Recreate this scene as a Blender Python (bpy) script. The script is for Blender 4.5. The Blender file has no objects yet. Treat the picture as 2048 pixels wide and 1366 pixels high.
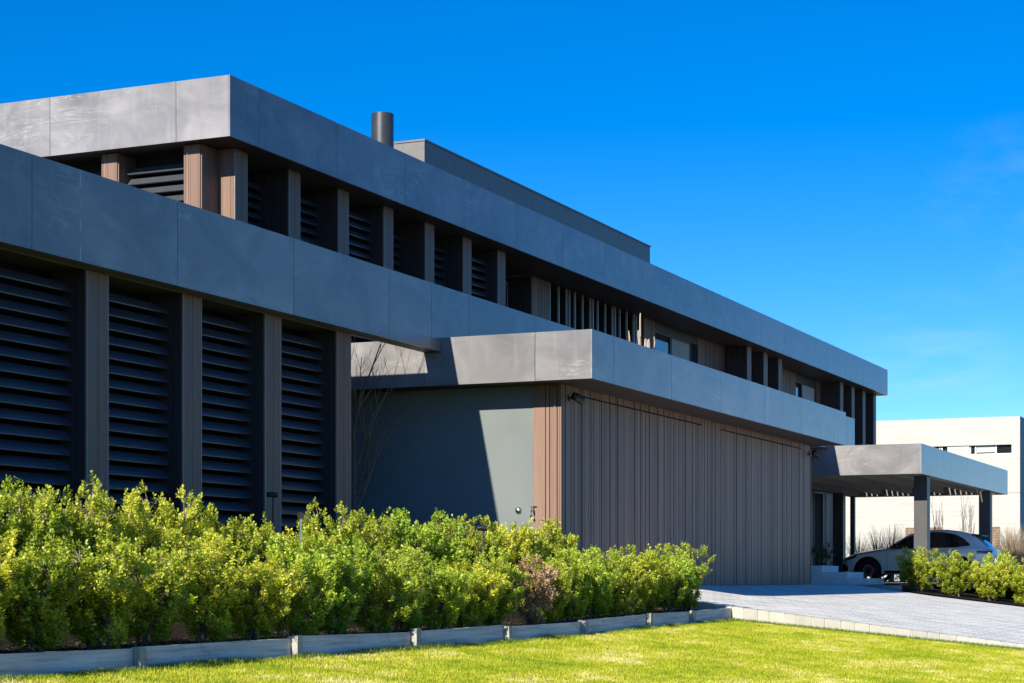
import bpy, math, random
import numpy as np
from mathutils import Vector, Matrix

# ------------------------------------------------------------------ camera, sky, sun, exposure
SC = bpy.context.scene
COL = SC.collection
F = 3793.0                       # focal length in photo pixels (photo 2048 wide)
YAW = math.radians(24.0)         # view direction, counter-clockwise from +X (the long facade)
CA, SA = math.cos(YAW), math.sin(YAW)
cam_d = bpy.data.cameras.new('camera'); cam = bpy.data.objects.new('camera', cam_d); COL.objects.link(cam)
cam_d.sensor_width = 36.0; cam_d.lens = F / 2048 * 36
cam_d.shift_y = 478 / 2048
cam_d.clip_start = 0.1; cam_d.clip_end = 3000
cam.location = (0, 0, 0); cam.rotation_euler = (math.pi / 2, 0, YAW - math.pi / 2)
SC.camera = cam

SUN = Vector((-1.0, 0.108, 0.57)).normalized()     # direction towards the sun
EL = math.asin(SUN.z); ROT = math.atan2(SUN.x, SUN.y)
world = bpy.data.worlds.new('World'); SC.world = world; world.use_nodes = True
wn = world.node_tree; wn.nodes.clear()
w_out = wn.nodes.new('ShaderNodeOutputWorld'); w_bg = wn.nodes.new('ShaderNodeBackground')
sky = wn.nodes.new('ShaderNodeTexSky'); sky.sky_type = 'NISHITA'; sky.sun_disc = False
sky.sun_elevation = EL; sky.sun_rotation = ROT % (2 * math.pi)
sky.air_density = 1.0; sky.dust_density = 0.0; sky.ozone_density = 3.0
# a very clear, polarised-looking sky: blue comes down close to the horizon
w_tc = wn.nodes.new('ShaderNodeTexCoord'); w_mp = wn.nodes.new('ShaderNodeMapping'); w_mp.inputs['Scale'].default_value = (1, 1, 1.3)
w_mp.inputs['Location'].default_value = (0, 0, .02)
w_nm = wn.nodes.new('ShaderNodeVectorMath'); w_nm.operation = 'NORMALIZE'
wn.links.new(w_tc.outputs['Generated'], w_mp.inputs[0]); wn.links.new(w_mp.outputs[0], w_nm.inputs[0]); wn.links.new(w_nm.outputs[0], sky.inputs[0])
hs = wn.nodes.new('ShaderNodeHueSaturation'); hs.inputs['Saturation'].default_value = 1.5
hs.inputs['Hue'].default_value = 0.504
w_tint = wn.nodes.new('ShaderNodeMix'); w_tint.data_type = 'RGBA'; w_tint.blend_type = 'MULTIPLY'; w_tint.inputs[0].default_value = 1.0
w_tint.inputs[7].default_value = (0.7, 0.78, 0.90, 1)          # polarising filter: cuts the red of the sky light
wn.links.new(sky.outputs[0], hs.inputs['Color']); wn.links.new(hs.outputs[0], w_tint.inputs[6]); 
# a few faint wisps of high cloud low on the right
w_dir = Vector((CA + SA*.262, SA - CA*.262, .198)).normalized(); w_dir2 = Vector((CA + SA*.22, SA - CA*.22, .098)).normalized()
def wisp(direction, width, scale, amount, seed):
    d = wn.nodes.new('ShaderNodeVectorMath'); d.operation = 'DOT_PRODUCT'; d.inputs[1].default_value = direction
    wn.links.new(w_tc.outputs['Generated'], d.inputs[0])
    mr = wn.nodes.new('ShaderNodeMapRange'); mr.interpolation_type = 'SMOOTHSTEP'; mr.inputs[1].default_value = math.cos(width); mr.inputs[2].default_value = 1.0
    wn.links.new(d.outputs['Value'], mr.inputs[0])
    mp = wn.nodes.new('ShaderNodeMapping'); mp.inputs['Scale'].default_value = scale; mp.inputs['Location'].default_value = (seed, seed*.7, 0)
    wn.links.new(w_tc.outputs['Generated'], mp.inputs[0])
    nz = wn.nodes.new('ShaderNodeTexNoise'); nz.inputs['Scale'].default_value = 1.0; nz.inputs['Detail'].default_value = 6; nz.inputs['Roughness'].default_value = .6
    wn.links.new(mp.outputs[0], nz.inputs[0])
    r = wn.nodes.new('ShaderNodeMapRange'); r.inputs[1].default_value = .42; r.inputs[2].default_value = .75; r.inputs[4].default_value = amount
    wn.links.new(nz.outputs['Fac'], r.inputs[0])
    m = wn.nodes.new('ShaderNodeMath'); m.operation = 'MULTIPLY'; wn.links.new(mr.outputs[0], m.inputs[0]); wn.links.new(r.outputs[0], m.inputs[1])
    return m.outputs[0]
w_sum = wn.nodes.new('ShaderNodeMath'); w_sum.operation = 'ADD'; w_sum.use_clamp = True
wn.links.new(wisp(w_dir, .05, (28, 28, 60), .07, 3.1), w_sum.inputs[0]); wn.links.new(wisp(w_dir2, .06, (16, 16, 90), .16, 7.7), w_sum.inputs[1])
w_cl = wn.nodes.new('ShaderNodeMix'); w_cl.data_type = 'RGBA'; w_cl.inputs[7].default_value = (4.6, 4.8, 5.0, 1)
wn.links.new(w_sum.outputs[0], w_cl.inputs[0]); wn.links.new(w_tint.outputs[2], w_cl.inputs[6]); wn.links.new(w_cl.outputs[2], w_bg.inputs[0])
w_bg.inputs[1].default_value = 0.116
wn.links.new(w_bg.outputs[0], w_out.inputs[0])
sun_d = bpy.data.lights.new('sun', 'SUN'); sun_d.energy = 5.0; sun_d.angle = math.radians(0.5)
sun_d.color = (1.0, 0.93, 0.76)
sun = bpy.data.objects.new('sun', sun_d); COL.objects.link(sun)
sun.rotation_euler = SUN.to_track_quat('Z', 'Y').to_euler(); sun.location = (-20, 5, 30)
vs = SC.view_settings
vs.view_transform = 'Standard'; vs.look = 'None'; vs.gamma = 1.0; vs.use_curve_mapping = False
vs.exposure = 0.82
SC.cycles.max_bounces = 8; SC.cycles.diffuse_bounces = 2; SC.cycles.transparent_max_bounces = 8

# ------------------------------------------------------------------ helpers
def X_at(px, Y):
    "X of the point of the vertical plane y = Y that the photo shows in column px"
    t = (px - 1024) / F
    return Y / (SA - CA * t) * (CA + SA * t)
def Y_at(px, X):
    t = (px - 1024) / F
    return X / (CA + SA * t) * (SA - CA * t)

class MB:
    def __init__(s): s.v = []; s.f = []
    def quad(s, a, b, c, d):
        n = len(s.v); s.v += [tuple(a), tuple(b), tuple(c), tuple(d)]; s.f.append((n, n+1, n+2, n+3))
    def poly(s, pts):
        n = len(s.v); s.v += [tuple(p) for p in pts]; s.f.append(tuple(range(n, n + len(pts))))
    def box(s, x0, x1, y0, y1, z0, z1):
        n = len(s.v)
        s.v += [(x0,y0,z0),(x1,y0,z0),(x1,y1,z0),(x0,y1,z0),(x0,y0,z1),(x1,y0,z1),(x1,y1,z1),(x0,y1,z1)]
        s.f += [(n,n+3,n+2,n+1),(n+4,n+5,n+6,n+7),(n,n+1,n+5,n+4),(n+1,n+2,n+6,n+5),(n+2,n+3,n+7,n+6),(n+3,n,n+4,n+7)]
        return s
    def obox(s, c, ax, ay, az):
        "box from its centre and three half-axis vectors"
        c, ax, ay, az = Vector(c), Vector(ax), Vector(ay), Vector(az)
        n = len(s.v)
        for sz in (-1, 1):
            for sx, sy in ((-1,-1),(1,-1),(1,1),(-1,1)):
                s.v.append(tuple(c + ax*sx + ay*sy + az*sz))
        s.f += [(n,n+3,n+2,n+1),(n+4,n+5,n+6,n+7),(n,n+1,n+5,n+4),(n+1,n+2,n+6,n+5),(n+2,n+3,n+7,n+6),(n+3,n,n+4,n+7)]
        return s
    def prism(s, poly, a, b):
        "extrude a closed list of 3-D points by the vector b-a"
        n = len(s.v); k = len(poly); d = Vector(b) - Vector(a)
        s.v += [tuple(p) for p in poly] + [tuple(Vector(p) + d) for p in poly]
        s.f.append(tuple(range(n + k - 1, n - 1, -1))); s.f.append(tuple(range(n + k, n + 2*k)))
        for i in range(k):
            j = (i + 1) % k; s.f.append((n + i, n + j, n + k + j, n + k + i))
        return s
    def tube(s, pts, radii, seg=8, cap=True):
        pts = [Vector(p) for p in pts]
        if not hasattr(radii, '__len__'): radii = [radii] * len(pts)
        n = len(s.v)
        for i, p in enumerate(pts):
            d = (pts[min(i+1, len(pts)-1)] - pts[max(i-1, 0)]).normalized()
            u = d.cross(Vector((0,0,1)) if abs(d.z) < .95 else Vector((1,0,0))).normalized(); w = d.cross(u)
            for k in range(seg):
                a = 2*math.pi*k/seg; s.v.append(tuple(p + (u*math.cos(a) + w*math.sin(a))*radii[i]))
        for i in range(len(pts)-1):
            for k in range(seg):
                a = n + i*seg + k; b = n + i*seg + (k+1) % seg
                s.f.append((a, b, b+seg, a+seg))
        if cap:
            s.f.append(tuple(n + k for k in range(seg))[::-1]); m = n + (len(pts)-1)*seg
            s.f.append(tuple(m + k for k in range(seg)))
        return s
    def build(s, name, mat, parent=None, origin=(0,0,0), smooth=False):
        me = bpy.data.meshes.new(name); o = Vector(origin)
        me.from_pydata([tuple(Vector(p) - o) for p in s.v], [], s.f); me.update()
        me.materials.append(mat)
        if smooth:
            me.polygons.foreach_set('use_smooth', [True] * len(me.polygons))
        ob = bpy.data.objects.new(name, me); COL.objects.link(ob)
        if parent is not None: ob.parent = parent
        else: ob.location = o
        return ob

def tag(o, label=None, cat=None, group=None, kind=None):
    if label: o['label'] = label
    if cat: o['category'] = cat
    if group: o['group'] = group
    if kind: o['kind'] = kind
    return o
def thing(name, label, cat, loc=(0,0,0), rz=0.0, group=None):
    o = bpy.data.objects.new(name, None); COL.objects.link(o); o.empty_display_size = .2
    o.location = loc; o.rotation_euler = (0, 0, rz)
    return tag(o, label, cat, group)
def dup(root, loc, rz=0.0, sc=1.0, label=None, group=None):
    r = root.copy(); COL.objects.link(r); r.location = loc; r.rotation_euler = (0, 0, rz)
    r.scale = (sc, sc, sc) if not hasattr(sc, '__len__') else sc
    if label: r['label'] = label
    if group: r['group'] = group
    for ch in list(root.children):
        c = ch.copy(); COL.objects.link(c); c.parent = r
        for g in list(ch.children):
            d = g.copy(); COL.objects.link(d); d.parent = c
    return r
ORD = ('first second third fourth fifth sixth seventh eighth ninth tenth eleventh twelfth thirteenth fourteenth '
       'fifteenth sixteenth seventeenth eighteenth nineteenth twentieth twenty-first twenty-second twenty-third '
       'twenty-fourth twenty-fifth twenty-sixth twenty-seventh twenty-eighth twenty-ninth thirtieth thirty-first '
       'thirty-second thirty-third thirty-fourth thirty-fifth').split()

# ------------------------------------------------------------------ materials
class Mat:
    "small node-graph helper"
    def __init__(s, name):
        s.m = bpy.data.materials.new(name); s.m.use_nodes = True; s.t = s.m.node_tree; s.n = s.t.nodes
        s.b = s.n['Principled BSDF']; s.out = s.n['Material Output']
        s.geo = s.n.new('ShaderNodeNewGeometry')
    def L(s, a, b): s.t.links.new(a, b)
    def node(s, kind, **kw):
        n = s.n.new(kind)
        for k, v in kw.items():
            if k in n.inputs: n.inputs[k].default_value = v
            else: setattr(n, k, v)
        return n
    def mapping(s, scale=(1,1,1), src=None, off=None):
        mp = s.n.new('ShaderNodeMapping'); mp.inputs['Scale'].default_value = scale
        s.L(src or s.geo.outputs['Position'], mp.inputs['Vector'])
        if off is not None: s.L(off, mp.inputs['Location'])
        return mp.outputs[0]
    def noise(s, vec, scale=1., detail=4., rough=.55, dist=0.):
        n = s.node('ShaderNodeTexNoise', Scale=scale, Detail=detail, Roughness=rough, Distortion=dist)
        s.L(vec, n.inputs['Vector']); return n.outputs['Fac']
    def ramp(s, fac, stops, interp='LINEAR'):
        r = s.n.new('ShaderNodeValToRGB'); r.color_ramp.interpolation = interp
        e = r.color_ramp.elements
        while len(e) < len(stops): e.new(.5)
        for i, (p, c) in enumerate(stops):
            e[i].position = p; e[i].color = (*c, 1) if hasattr(c, '__len__') else (c, c, c, 1)
        s.L(fac, r.inputs[0]); return r.outputs[0]
    def mix(s, fac, a, b, mode='MIX'):
        m = s.n.new('ShaderNodeMix'); m.data_type = 'RGBA'; m.blend_type = mode
        for v, i in ((fac, 0), (a, 6), (b, 7)):
            if isinstance(v, (int, float)): m.inputs[i].default_value = v
            elif isinstance(v, tuple): m.inputs[i].default_value = (*v, 1)
            else: s.L(v, m.inputs[i])
        return m.outputs[2]
    def math(s, op, a, b=0.):
        m = s.n.new('ShaderNodeMath'); m.operation = op
        for i, v in enumerate((a, b)):
            if isinstance(v, (int, float)): m.inputs[i].default_value = v
            else: s.L(v, m.inputs[i])
        return m.outputs[0]
    def bump(s, h, strength=.3, dist=.01):
        b = s.node('ShaderNodeBump', Strength=strength, Distance=dist); s.L(h, b.inputs['Height'])
        s.L(b.outputs[0], s.b.inputs['Normal'])
    def color(s, c):
        if isinstance(c, tuple): s.b.inputs['Base Color'].default_value = (*c, 1)
        else: s.L(c, s.b.inputs['Base Color'])
    def set(s, rough=.5, spec=.5, metal=0.):
        s.b.inputs['Roughness'].default_value = rough; s.b.inputs['Specular IOR Level'].default_value = spec
        s.b.inputs['Metallic'].default_value = metal
    def island(s, amp=40.):
        "a different texture offset for every separate panel or board"
        c = s.n.new('ShaderNodeCombineXYZ'); r = s.geo.outputs['Random Per Island']
        for i, k in enumerate((1., 7.3, 3.1)): s.L(s.math('MULTIPLY', r, amp*k), c.inputs[i])
        return c.outputs[0]

def plain(name, c, rough=.5, spec=.5, metal=0., var=.12, scale=6.):
    m = Mat(name); n = m.noise(m.mapping(), scale)
    m.color(m.ramp(n, [(.3, tuple(x*(1-var) for x in c)), (.7, tuple(x*(1+var) for x in c))]))
    m.set(rough, spec, metal); return m.m

def mat_stone():
    m = Mat('porcelain_stone'); off = m.island()
    v = m.mapping((.8, .8, 1.3), off=off)
    n1 = m.noise(v, 1.1, 6, .6, .6)
    base = m.ramp(n1, [(.28, (.132,.126,.136)), (.5, (.195,.187,.199)), (.72, (.272,.262,.272))])
    v2 = m.mapping((.5, .5, 2.6), off=off)
    n2 = m.noise(v2, 1.5, 6, .7, .5)
    vein = m.ramp(m.math('ABSOLUTE', m.math('SUBTRACT', n2, .5)), [(0., 1.), (.006, .7), (.02, 0.)])
    gate = m.ramp(m.noise(v, .9, 2), [(.5, 0.), (.68, 1.)])
    f = m.math('MULTIPLY', m.math('MULTIPLY', vein, gate), .4)
    c = m.mix(f, base, (.52,.5,.48))
    streak = m.noise(m.mapping((5., 5., .5), off=off), 1.5, 3)
    c = m.mix(m.ramp(streak, [(.55, 0.), (.8, .3)]), c, (.30,.30,.33))
    c = m.mix(1.0, c, m.ramp(m.geo.outputs['Random Per Island'], [(0., .9), (1., 1.08)]), 'MULTIPLY')
    # two marks left by rain: dashes of lime under a joint and a pale run on the garage fascia
    sep = m.n.new('ShaderNodeSeparateXYZ'); m.L(m.geo.outputs['Position'], sep.inputs[0])
    for x0, ylim, half, scl, amt in ((X_at(161, 12.78), 12.9, .012, (1, 1, 5.), .8), (X_at(1536, 10.31), 10.5, .16, (9, 9, .8), .5), (X_at(1700, 12.78), 12.9, .1, (9, 9, .8), .3)):
        d = m.math('ABSOLUTE', m.math('SUBTRACT', sep.outputs[0], x0))
        band = m.math('MULTIPLY', m.ramp(m.math('DIVIDE', d, half), [(.4, 1.), (1., 0.)]), m.math('LESS_THAN', sep.outputs[1], ylim))
        gate2 = m.ramp(m.noise(m.mapping(scl), 1.5, 4), [(.46, 0.), (.6, 1.)])
        c = m.mix(m.math('MULTIPLY', m.math('MULTIPLY', band, gate2), amt), c, (.5,.5,.5))
    m.color(c); m.set(.42, .5)
    rr = m.ramp(n1, [(.3, .28), (.7, .32)]); m.L(rr, m.b.inputs['Roughness'])
    return m.m
def mat_wood(name, a, b, rough=.55):
    m = Mat(name); off = m.island(20.)
    n = m.noise(m.mapping((16, 16, .6), off=off), 1.6, 5, .6)
    c = m.ramp(n, [(.25, a), (.75, b)])
    c = m.mix(1.0, c, m.ramp(m.geo.outputs['Random Per Island'], [(0., .8), (1., 1.15)]), 'MULTIPLY')
    m.color(c); m.set(rough, .35); m.bump(n, .15, .004)
    return m.m
def mat_render():
    m = Mat('grey_render'); n = m.noise(m.mapping(), 1.2, 5)
    m.color(m.ramp(n, [(.3, (.145,.165,.17)), (.7, (.17,.19,.195))])); m.set(.85, .2)
    m.bump(m.noise(m.mapping(), 90, 3), .12, .004); return m.m
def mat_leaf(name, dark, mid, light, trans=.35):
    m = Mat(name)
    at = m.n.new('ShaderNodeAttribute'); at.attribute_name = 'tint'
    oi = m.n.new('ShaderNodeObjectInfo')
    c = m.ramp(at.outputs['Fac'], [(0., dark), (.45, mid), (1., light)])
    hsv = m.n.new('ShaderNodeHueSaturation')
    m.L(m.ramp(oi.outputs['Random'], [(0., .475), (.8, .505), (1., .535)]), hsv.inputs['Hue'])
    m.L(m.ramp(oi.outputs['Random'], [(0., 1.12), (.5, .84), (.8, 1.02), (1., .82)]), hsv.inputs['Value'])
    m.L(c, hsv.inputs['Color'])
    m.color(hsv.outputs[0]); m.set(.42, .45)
    tr = m.n.new('ShaderNodeBsdfTranslucent'); m.L(hsv.outputs[0], tr.inputs['Color'])
    mx = m.n.new('ShaderNodeMixShader'); mx.inputs[0].default_value = trans
    m.L(m.b.outputs[0], mx.inputs[1]); m.L(tr.outputs[0], mx.inputs[2]); m.L(mx.outputs[0], m.out.inputs[0])
    return m.m
def mat_grass():
    m = Mat('lawn_grass')
    p = m.mapping((1, 1, 0))
    n = m.noise(p, .9, 5, .62); n2 = m.noise(m.mapping((1, 1, 0)), 4.2, 4, .6)
    big = m.math('ADD', m.math('MULTIPLY', n, .62), m.math('MULTIPLY', n2, .38))
    c = m.ramp(big, [(.34, (.17,.30,.014)), (.45, (.38,.45,.022)), (.53, (.54,.54,.045)), (.62, (.80,.72,.28))])
    at = m.n.new('ShaderNodeAttribute'); at.attribute_name = 'tint'
    c = m.mix(1.0, c, m.ramp(at.outputs['Fac'], [(0., .6), (1., 1.25)]), 'MULTIPLY')
    m.color(c); m.set(.6, .2)
    tr = m.n.new('ShaderNodeBsdfTranslucent'); m.L(c, tr.inputs['Color'])
    mx = m.n.new('ShaderNodeMixShader'); mx.inputs[0].default_value = .3
    m.L(m.b.outputs[0], mx.inputs[1]); m.L(tr.outputs[0], mx.inputs[2]); m.L(mx.outputs[0], m.out.inputs[0])
    return m.m
def mat_lawn_base():
    m = Mat('lawn_base'); n = m.noise(m.mapping(), 3., 6)
    m.color(m.ramp(n, [(.3, (.13,.17,.02)), (.55, (.25,.26,.03)), (.75, (.42,.36,.12))])); m.set(.9, .1)
    m.bump(m.noise(m.mapping(), 60, 4), .6, .02); return m.m
def mat_soil():
    m = Mat('bark_mulch'); n = m.noise(m.mapping(), 25., 6, .7)
    m.color(m.ramp(n, [(.3, (.010,.008,.006)), (.6, (.026,.02,.015)), (.8, (.06,.047,.036))])); m.set(.95, .1)
    m.bump(n, 1., .05); return m.m
def mat_paver():
    m = Mat('grey_pavers')
    rot = m.n.new('ShaderNodeMapping'); rot.inputs['Rotation'].default_value = (0, 0, math.pi/2)
    m.L(m.geo.outputs['Position'], rot.inputs['Vector'])
    br = m.node('ShaderNodeTexBrick', Scale=1.0); br.offset = .5
    br.inputs['Brick Width'].default_value = .42; br.inputs['Row Height'].default_value = .21
    br.inputs['Mortar Size'].default_value = .014; br.inputs['Mortar Smooth'].default_value = .2
    br.inputs['Color1'].default_value = (.44,.435,.42,1); br.inputs['Color2'].default_value = (.66,.65,.63,1)
    br.inputs['Mortar'].default_value = (.80,.78,.74,1)
    m.L(rot.outputs[0], br.inputs['Vector'])
    n = m.noise(m.mapping(), 2.2, 6, .65)
    c = m.mix(1.0, br.outputs['Color'], m.ramp(n, [(.3, .84), (.7, 1.1)]), 'MULTIPLY')
    m.color(c); m.set(.75, .3); m.bump(m.noise(m.mapping(), 70, 4), .2, .005); return m.m
def mat_block(name, a, b, scale=4.):
    m = Mat(name); n = m.noise(m.mapping(off=m.island()), scale, 6, .65)
    c = m.ramp(n, [(.3, a), (.7, b)])
    c = m.mix(1.0, c, m.ramp(m.geo.outputs['Random Per Island'], [(0., .88), (1., 1.1)]), 'MULTIPLY')
    m.color(c); m.set(.8, .25); m.bump(m.noise(m.mapping(), 60, 4), .25, .005); return m.m
def mat_sleeper():
    m = Mat('weathered_timber'); off = m.island(20.)
    n = m.noise(m.mapping((.7, 12, 14), off=off), 2., 6, .65)
    c = m.ramp(n, [(.22, (.3,.26,.25)), (.5, (.62,.55,.52)), (.8, (.86,.78,.74))])
    s = m.noise(m.mapping((1.2, 3, 1.6), off=off), 2.4, 5, .7, 1.)
    c = m.mix(m.ramp(s, [(.56, 0.), (.78, .5)]), c, (.2,.175,.145))
    v = m.noise(m.mapping((.55, 1, 2.2), off=off), 1.4, 4, .6, .8)
    crack = m.math('MULTIPLY', m.ramp(m.math('ABSOLUTE', m.math('SUBTRACT', v, .5)), [(0., 1.), (.004, .8), (.01, 0.)]), m.ramp(m.noise(m.mapping((.35, 1, 1), off=off), 1.1, 1), [(.56, 0.), (.66, 1.)]))
    c = m.mix(m.math('MULTIPLY', crack, .85), c, (.03,.022,.016))
    m.color(c); m.set(.85, .2); m.bump(n, .35, .01); return m.m
def mat_neighbour():
    m = Mat('cream_brick'); 
    w = m.node('ShaderNodeTexWave', Scale=1.6, Distortion=0.); w.bands_direction = 'Z'; w.wave_profile = 'SAW'
    m.L(m.mapping(), w.inputs['Vector'])
    n = m.noise(m.mapping((1, .35, 5)), 1.3, 5, .7)
    c = m.ramp(n, [(.3, (.38,.37,.355)), (.7, (.47,.46,.44))])
    c = m.mix(m.ramp(w.outputs['Fac'], [(0., .4), (.12, 0.)]), c, (.26,.25,.225))
    m.color(c); m.set(.85, .2); return m.m
def mat_glass(name, c=(.012,.016,.02), rough=.03):
    m = Mat(name); m.color(c); m.set(rough, .9)
    m.L(m.ramp(m.noise(m.mapping(), .8, 2), [(.3, rough), (.7, rough*1.6)]), m.b.inputs['Roughness']); return m.m
def mat_paint(name, c):
    m = Mat(name); m.color(m.ramp(m.noise(m.mapping(), 3.), [(.3, tuple(x*.97 for x in c)), (.7, c)])); m.set(.35, .5)
    m.b.inputs['Coat Weight'].default_value = .9; m.b.inputs['Coat Roughness'].default_value = .06; return m.m

M = dict(
    stone=mat_stone(), clad=mat_wood('composite_cladding', (.155,.092,.070), (.22,.134,.103)),
    reveal_shade=mat_wood('shaded_cladding', (.034,.024,.024), (.052,.037,.036)), clad_back=plain('cladding_shadow_gap', (.012,.01,.01), .9, .1),  # darker copy of the cladding: recess shade put into the board colour
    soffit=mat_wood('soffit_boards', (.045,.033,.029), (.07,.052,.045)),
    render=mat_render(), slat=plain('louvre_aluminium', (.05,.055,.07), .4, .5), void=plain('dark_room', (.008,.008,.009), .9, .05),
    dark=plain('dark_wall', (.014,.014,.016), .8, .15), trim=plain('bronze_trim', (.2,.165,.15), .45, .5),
    metal=plain('roof_metal', (.125,.12,.122), .5, .5), flue=plain('flue_metal', (.05,.053,.062), .38, .5, .4),
    deck=plain('roof_deck', (.06,.06,.06), .9, .2), glass=mat_glass('window_glass'), frame=plain('window_frame_metal', (.02,.02,.022), .5),
    curtain=plain('pale_blind', (.42,.44,.43), .8, .2), fin=plain('pale_fin', (.34,.34,.35), .5, .4),
    lampblack=plain('black_plastic', (.012,.012,.013), .4), steel=plain('satin_steel', (.6,.6,.6), .25, .5, 1.),
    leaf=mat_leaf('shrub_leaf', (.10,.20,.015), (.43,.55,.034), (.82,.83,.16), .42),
    leaf2=mat_leaf('green_leaf', (.03,.07,.012), (.06,.13,.015), (.13,.2,.03)),
    chip=mat_leaf('bark_chip', (.03,.02,.014), (.08,.055,.038), (.2,.14,.09), .1), edge_grass=mat_leaf('edge_grass', (.06,.13,.015), (.14,.25,.03), (.3,.38,.06)),
    dead=mat_leaf('dead_leaf', (.24,.13,.06), (.5,.32,.17), (.75,.56,.33), .25),
    twig=plain('twig_bark', (.16,.125,.095), .85, .2, var=.3, scale=30.), pale_twig=plain('pale_bark', (.42,.34,.27), .8, .2, var=.2),
    grass=mat_grass(), lawn=mat_lawn_base(), soil=mat_soil(), paver=mat_paver(),
    earth=plain('dark_turf', (.035,.05,.018), .95, .1, var=.4, scale=2.), asphalt=plain('asphalt', (.05,.05,.052), .9, .2, scale=40.),
    kerb=mat_block('kerb_stone', (.34,.325,.29), (.42,.405,.365)), joint=plain('pale_mortar', (.56,.54,.5), .9, .2),
    step=mat_block('step_stone', (.55,.55,.54), (.66,.66,.65)), dkerb=mat_block('dark_kerb_stone', (.2,.2,.2), (.27,.265,.26)),
    sleeper=mat_sleeper(), stake=mat_block('weathered_stake', (.24,.225,.2), (.42,.4,.36), 9.), nwall=mat_neighbour(), straw=mat_leaf('dry_grass', (.22,.16,.09), (.36,.28,.17), (.52,.43,.29), .2),
    spike=mat_leaf('grey_green_blade', (.05,.06,.04), (.11,.11,.08), (.24,.2,.14), .15),
    post=plain('post_metal', (.042,.042,.048), .5, .5), beam=plain('beam_metal', (.13,.122,.11), .55, .4),
    rust=plain('rusty_timber', (.2,.13,.08), .8, .2, var=.3), white=plain('white_paint', (.75,.75,.75), .6),
    car=mat_paint('sage_grey_paint', (.58,.61,.59)), carglass=mat_glass('car_glass', (.008,.01,.012), .02),
    rubber=plain('tyre_rubber', (.015,.015,.016), .8, .2), rim=plain('black_alloy', (.02,.02,.022), .3, .6, .6),
    red=plain('red_caliper', (.8,.02,.03), .4), lens=plain('tail_light_lens', (.16,.012,.02), .12, .6), lampglass=mat_glass('headlight_glass', (.03,.032,.035), .05),
)
rng = random.Random(7)

# ------------------------------------------------------------------ terrain
def sm(a, b, x):
    t = min(1., max(0., (x - a) / (b - a))); return t*t*(3 - 2*t)
YS = 8.6                                        # front face of the timber garden edging
def lawn_z(x, y):
    return -.68 + .075*sm(18, 27, x) - .09*max(-2., min(10.5, YS - y))
def bed_z(x, y):
    return -.54 + .09*sm(20, 27, x) + .33*sm(9.0, 12.0, y)
def drive_z(x, y):
    if y > 10.9: return -.09
    if y > 9.0: return -.09 - .142*(10.9 - y)
    return -.36 - .119*min(12., 9.0 - y)
def sheet(name, fn, xs, ys, mat, dz=0.):
    m = MB(); nx, ny = len(xs), len(ys)
    m.v = [(x, y, fn(x, y) + dz) for y in ys for x in xs]
    m.f = [(j*nx+i, j*nx+i+1, (j+1)*nx+i+1, (j+1)*nx+i) for j in range(ny-1) for i in range(nx-1)]
    o = m.build(name, mat, smooth=True); return tag(o, kind='structure')
lin = lambda a, b, n: [a + (b-a)*i/(n-1) for i in range(n)]
def ground_z(x, y):
    if y < YS: return lawn_z(x, y) - .1 if x < 30 else min(lawn_z(x, y), drive_z(x, y)) - .14
    return -.72 + .45*sm(8.6, 13, y)
sheet('ground', ground_z, [-900,-200,-40] + lin(-10, 100, 56) + [200, 900], [-900,-200,-40] + lin(-12, 40, 53) + [120, 900], M['earth'])
sheet('road', lambda x, y: lawn_z(0, y) - .02 if y > -8 else lawn_z(0, -8) - .02, [-300, -60, -12, 0, 12, 30, 60, 300], [-14, -8, -6, -4.4, -3, -1.6], M['asphalt'])
sheet('lawn', lawn_z, lin(-12, 27.55, 60), lin(-1.2, YS + .02, 40), M['lawn'])
sheet('garden_bed', bed_z, lin(2, 26.0, 40), lin(YS + .03, 13.4, 16), M['soil'])
sheet('garden_bed', lambda x, y: bed_z(x, y), lin(26.004, 27.45, 4), lin(YS + .03, 11.0, 12), M['soil'])
sheet('driveway', drive_z, lin(27.64, 44.2, 12), [-1.5, 0, 2, 4, 6, 8, 9, 9.5, 10, 10.5, 10.9, 11.2], M['paver'])
sheet('garden_bed', lambda x, y: drive_z(x, y) + .02 if y < 10.3 else -.1, lin(44.45, 49.0, 6), lin(-2, 10.6, 20), M['soil'])
sheet('carport_floor', lambda x, y: -.06, [49.004, 70], [4, 19], M['paver'])
sheet('garden_bed', lambda x, y: -.05 + .001*x, [70.004, 86.9], [2, 30], M['soil'])
# stone kerb along the driveway's lawn side
kb = MB(); kj = MB(); y = 9.25; i = 0
kj_pts = lin(-6, 9.25, 40)
for a, b in zip(kj_pts[:-1], kj_pts[1:]):
    za, zb = drive_z(30, a) + .006, drive_z(30, b) + .006
    kj.prism([(27.47,a,za-.5),(27.47,b,zb-.5),(27.47,b,zb),(27.47,a,za)], (0,0,0), (.16,0,0))
while y > -5:
    w = .235 if i % 2 == 0 else .19
    w += rng.uniform(-.012, .012); y0, y1 = y - w + .012, y
    z0, z1 = drive_z(30, y0) + .014, drive_z(30, y1) + .014
    x0 = 27.455 + rng.uniform(-.006, .006)
    kb.prism([(x0,y0,z0-.5),(x0,y1,z1-.5),(x0,y1,z1),(x0,y0,z0)], (0,0,0), (27.635-x0,0,0))
    y -= w; i += 1
tag(kb.build('kerb', M['kerb']), kind='structure'); tag(kj.build('kerb_mortar', M['joint']), kind='structure')

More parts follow.
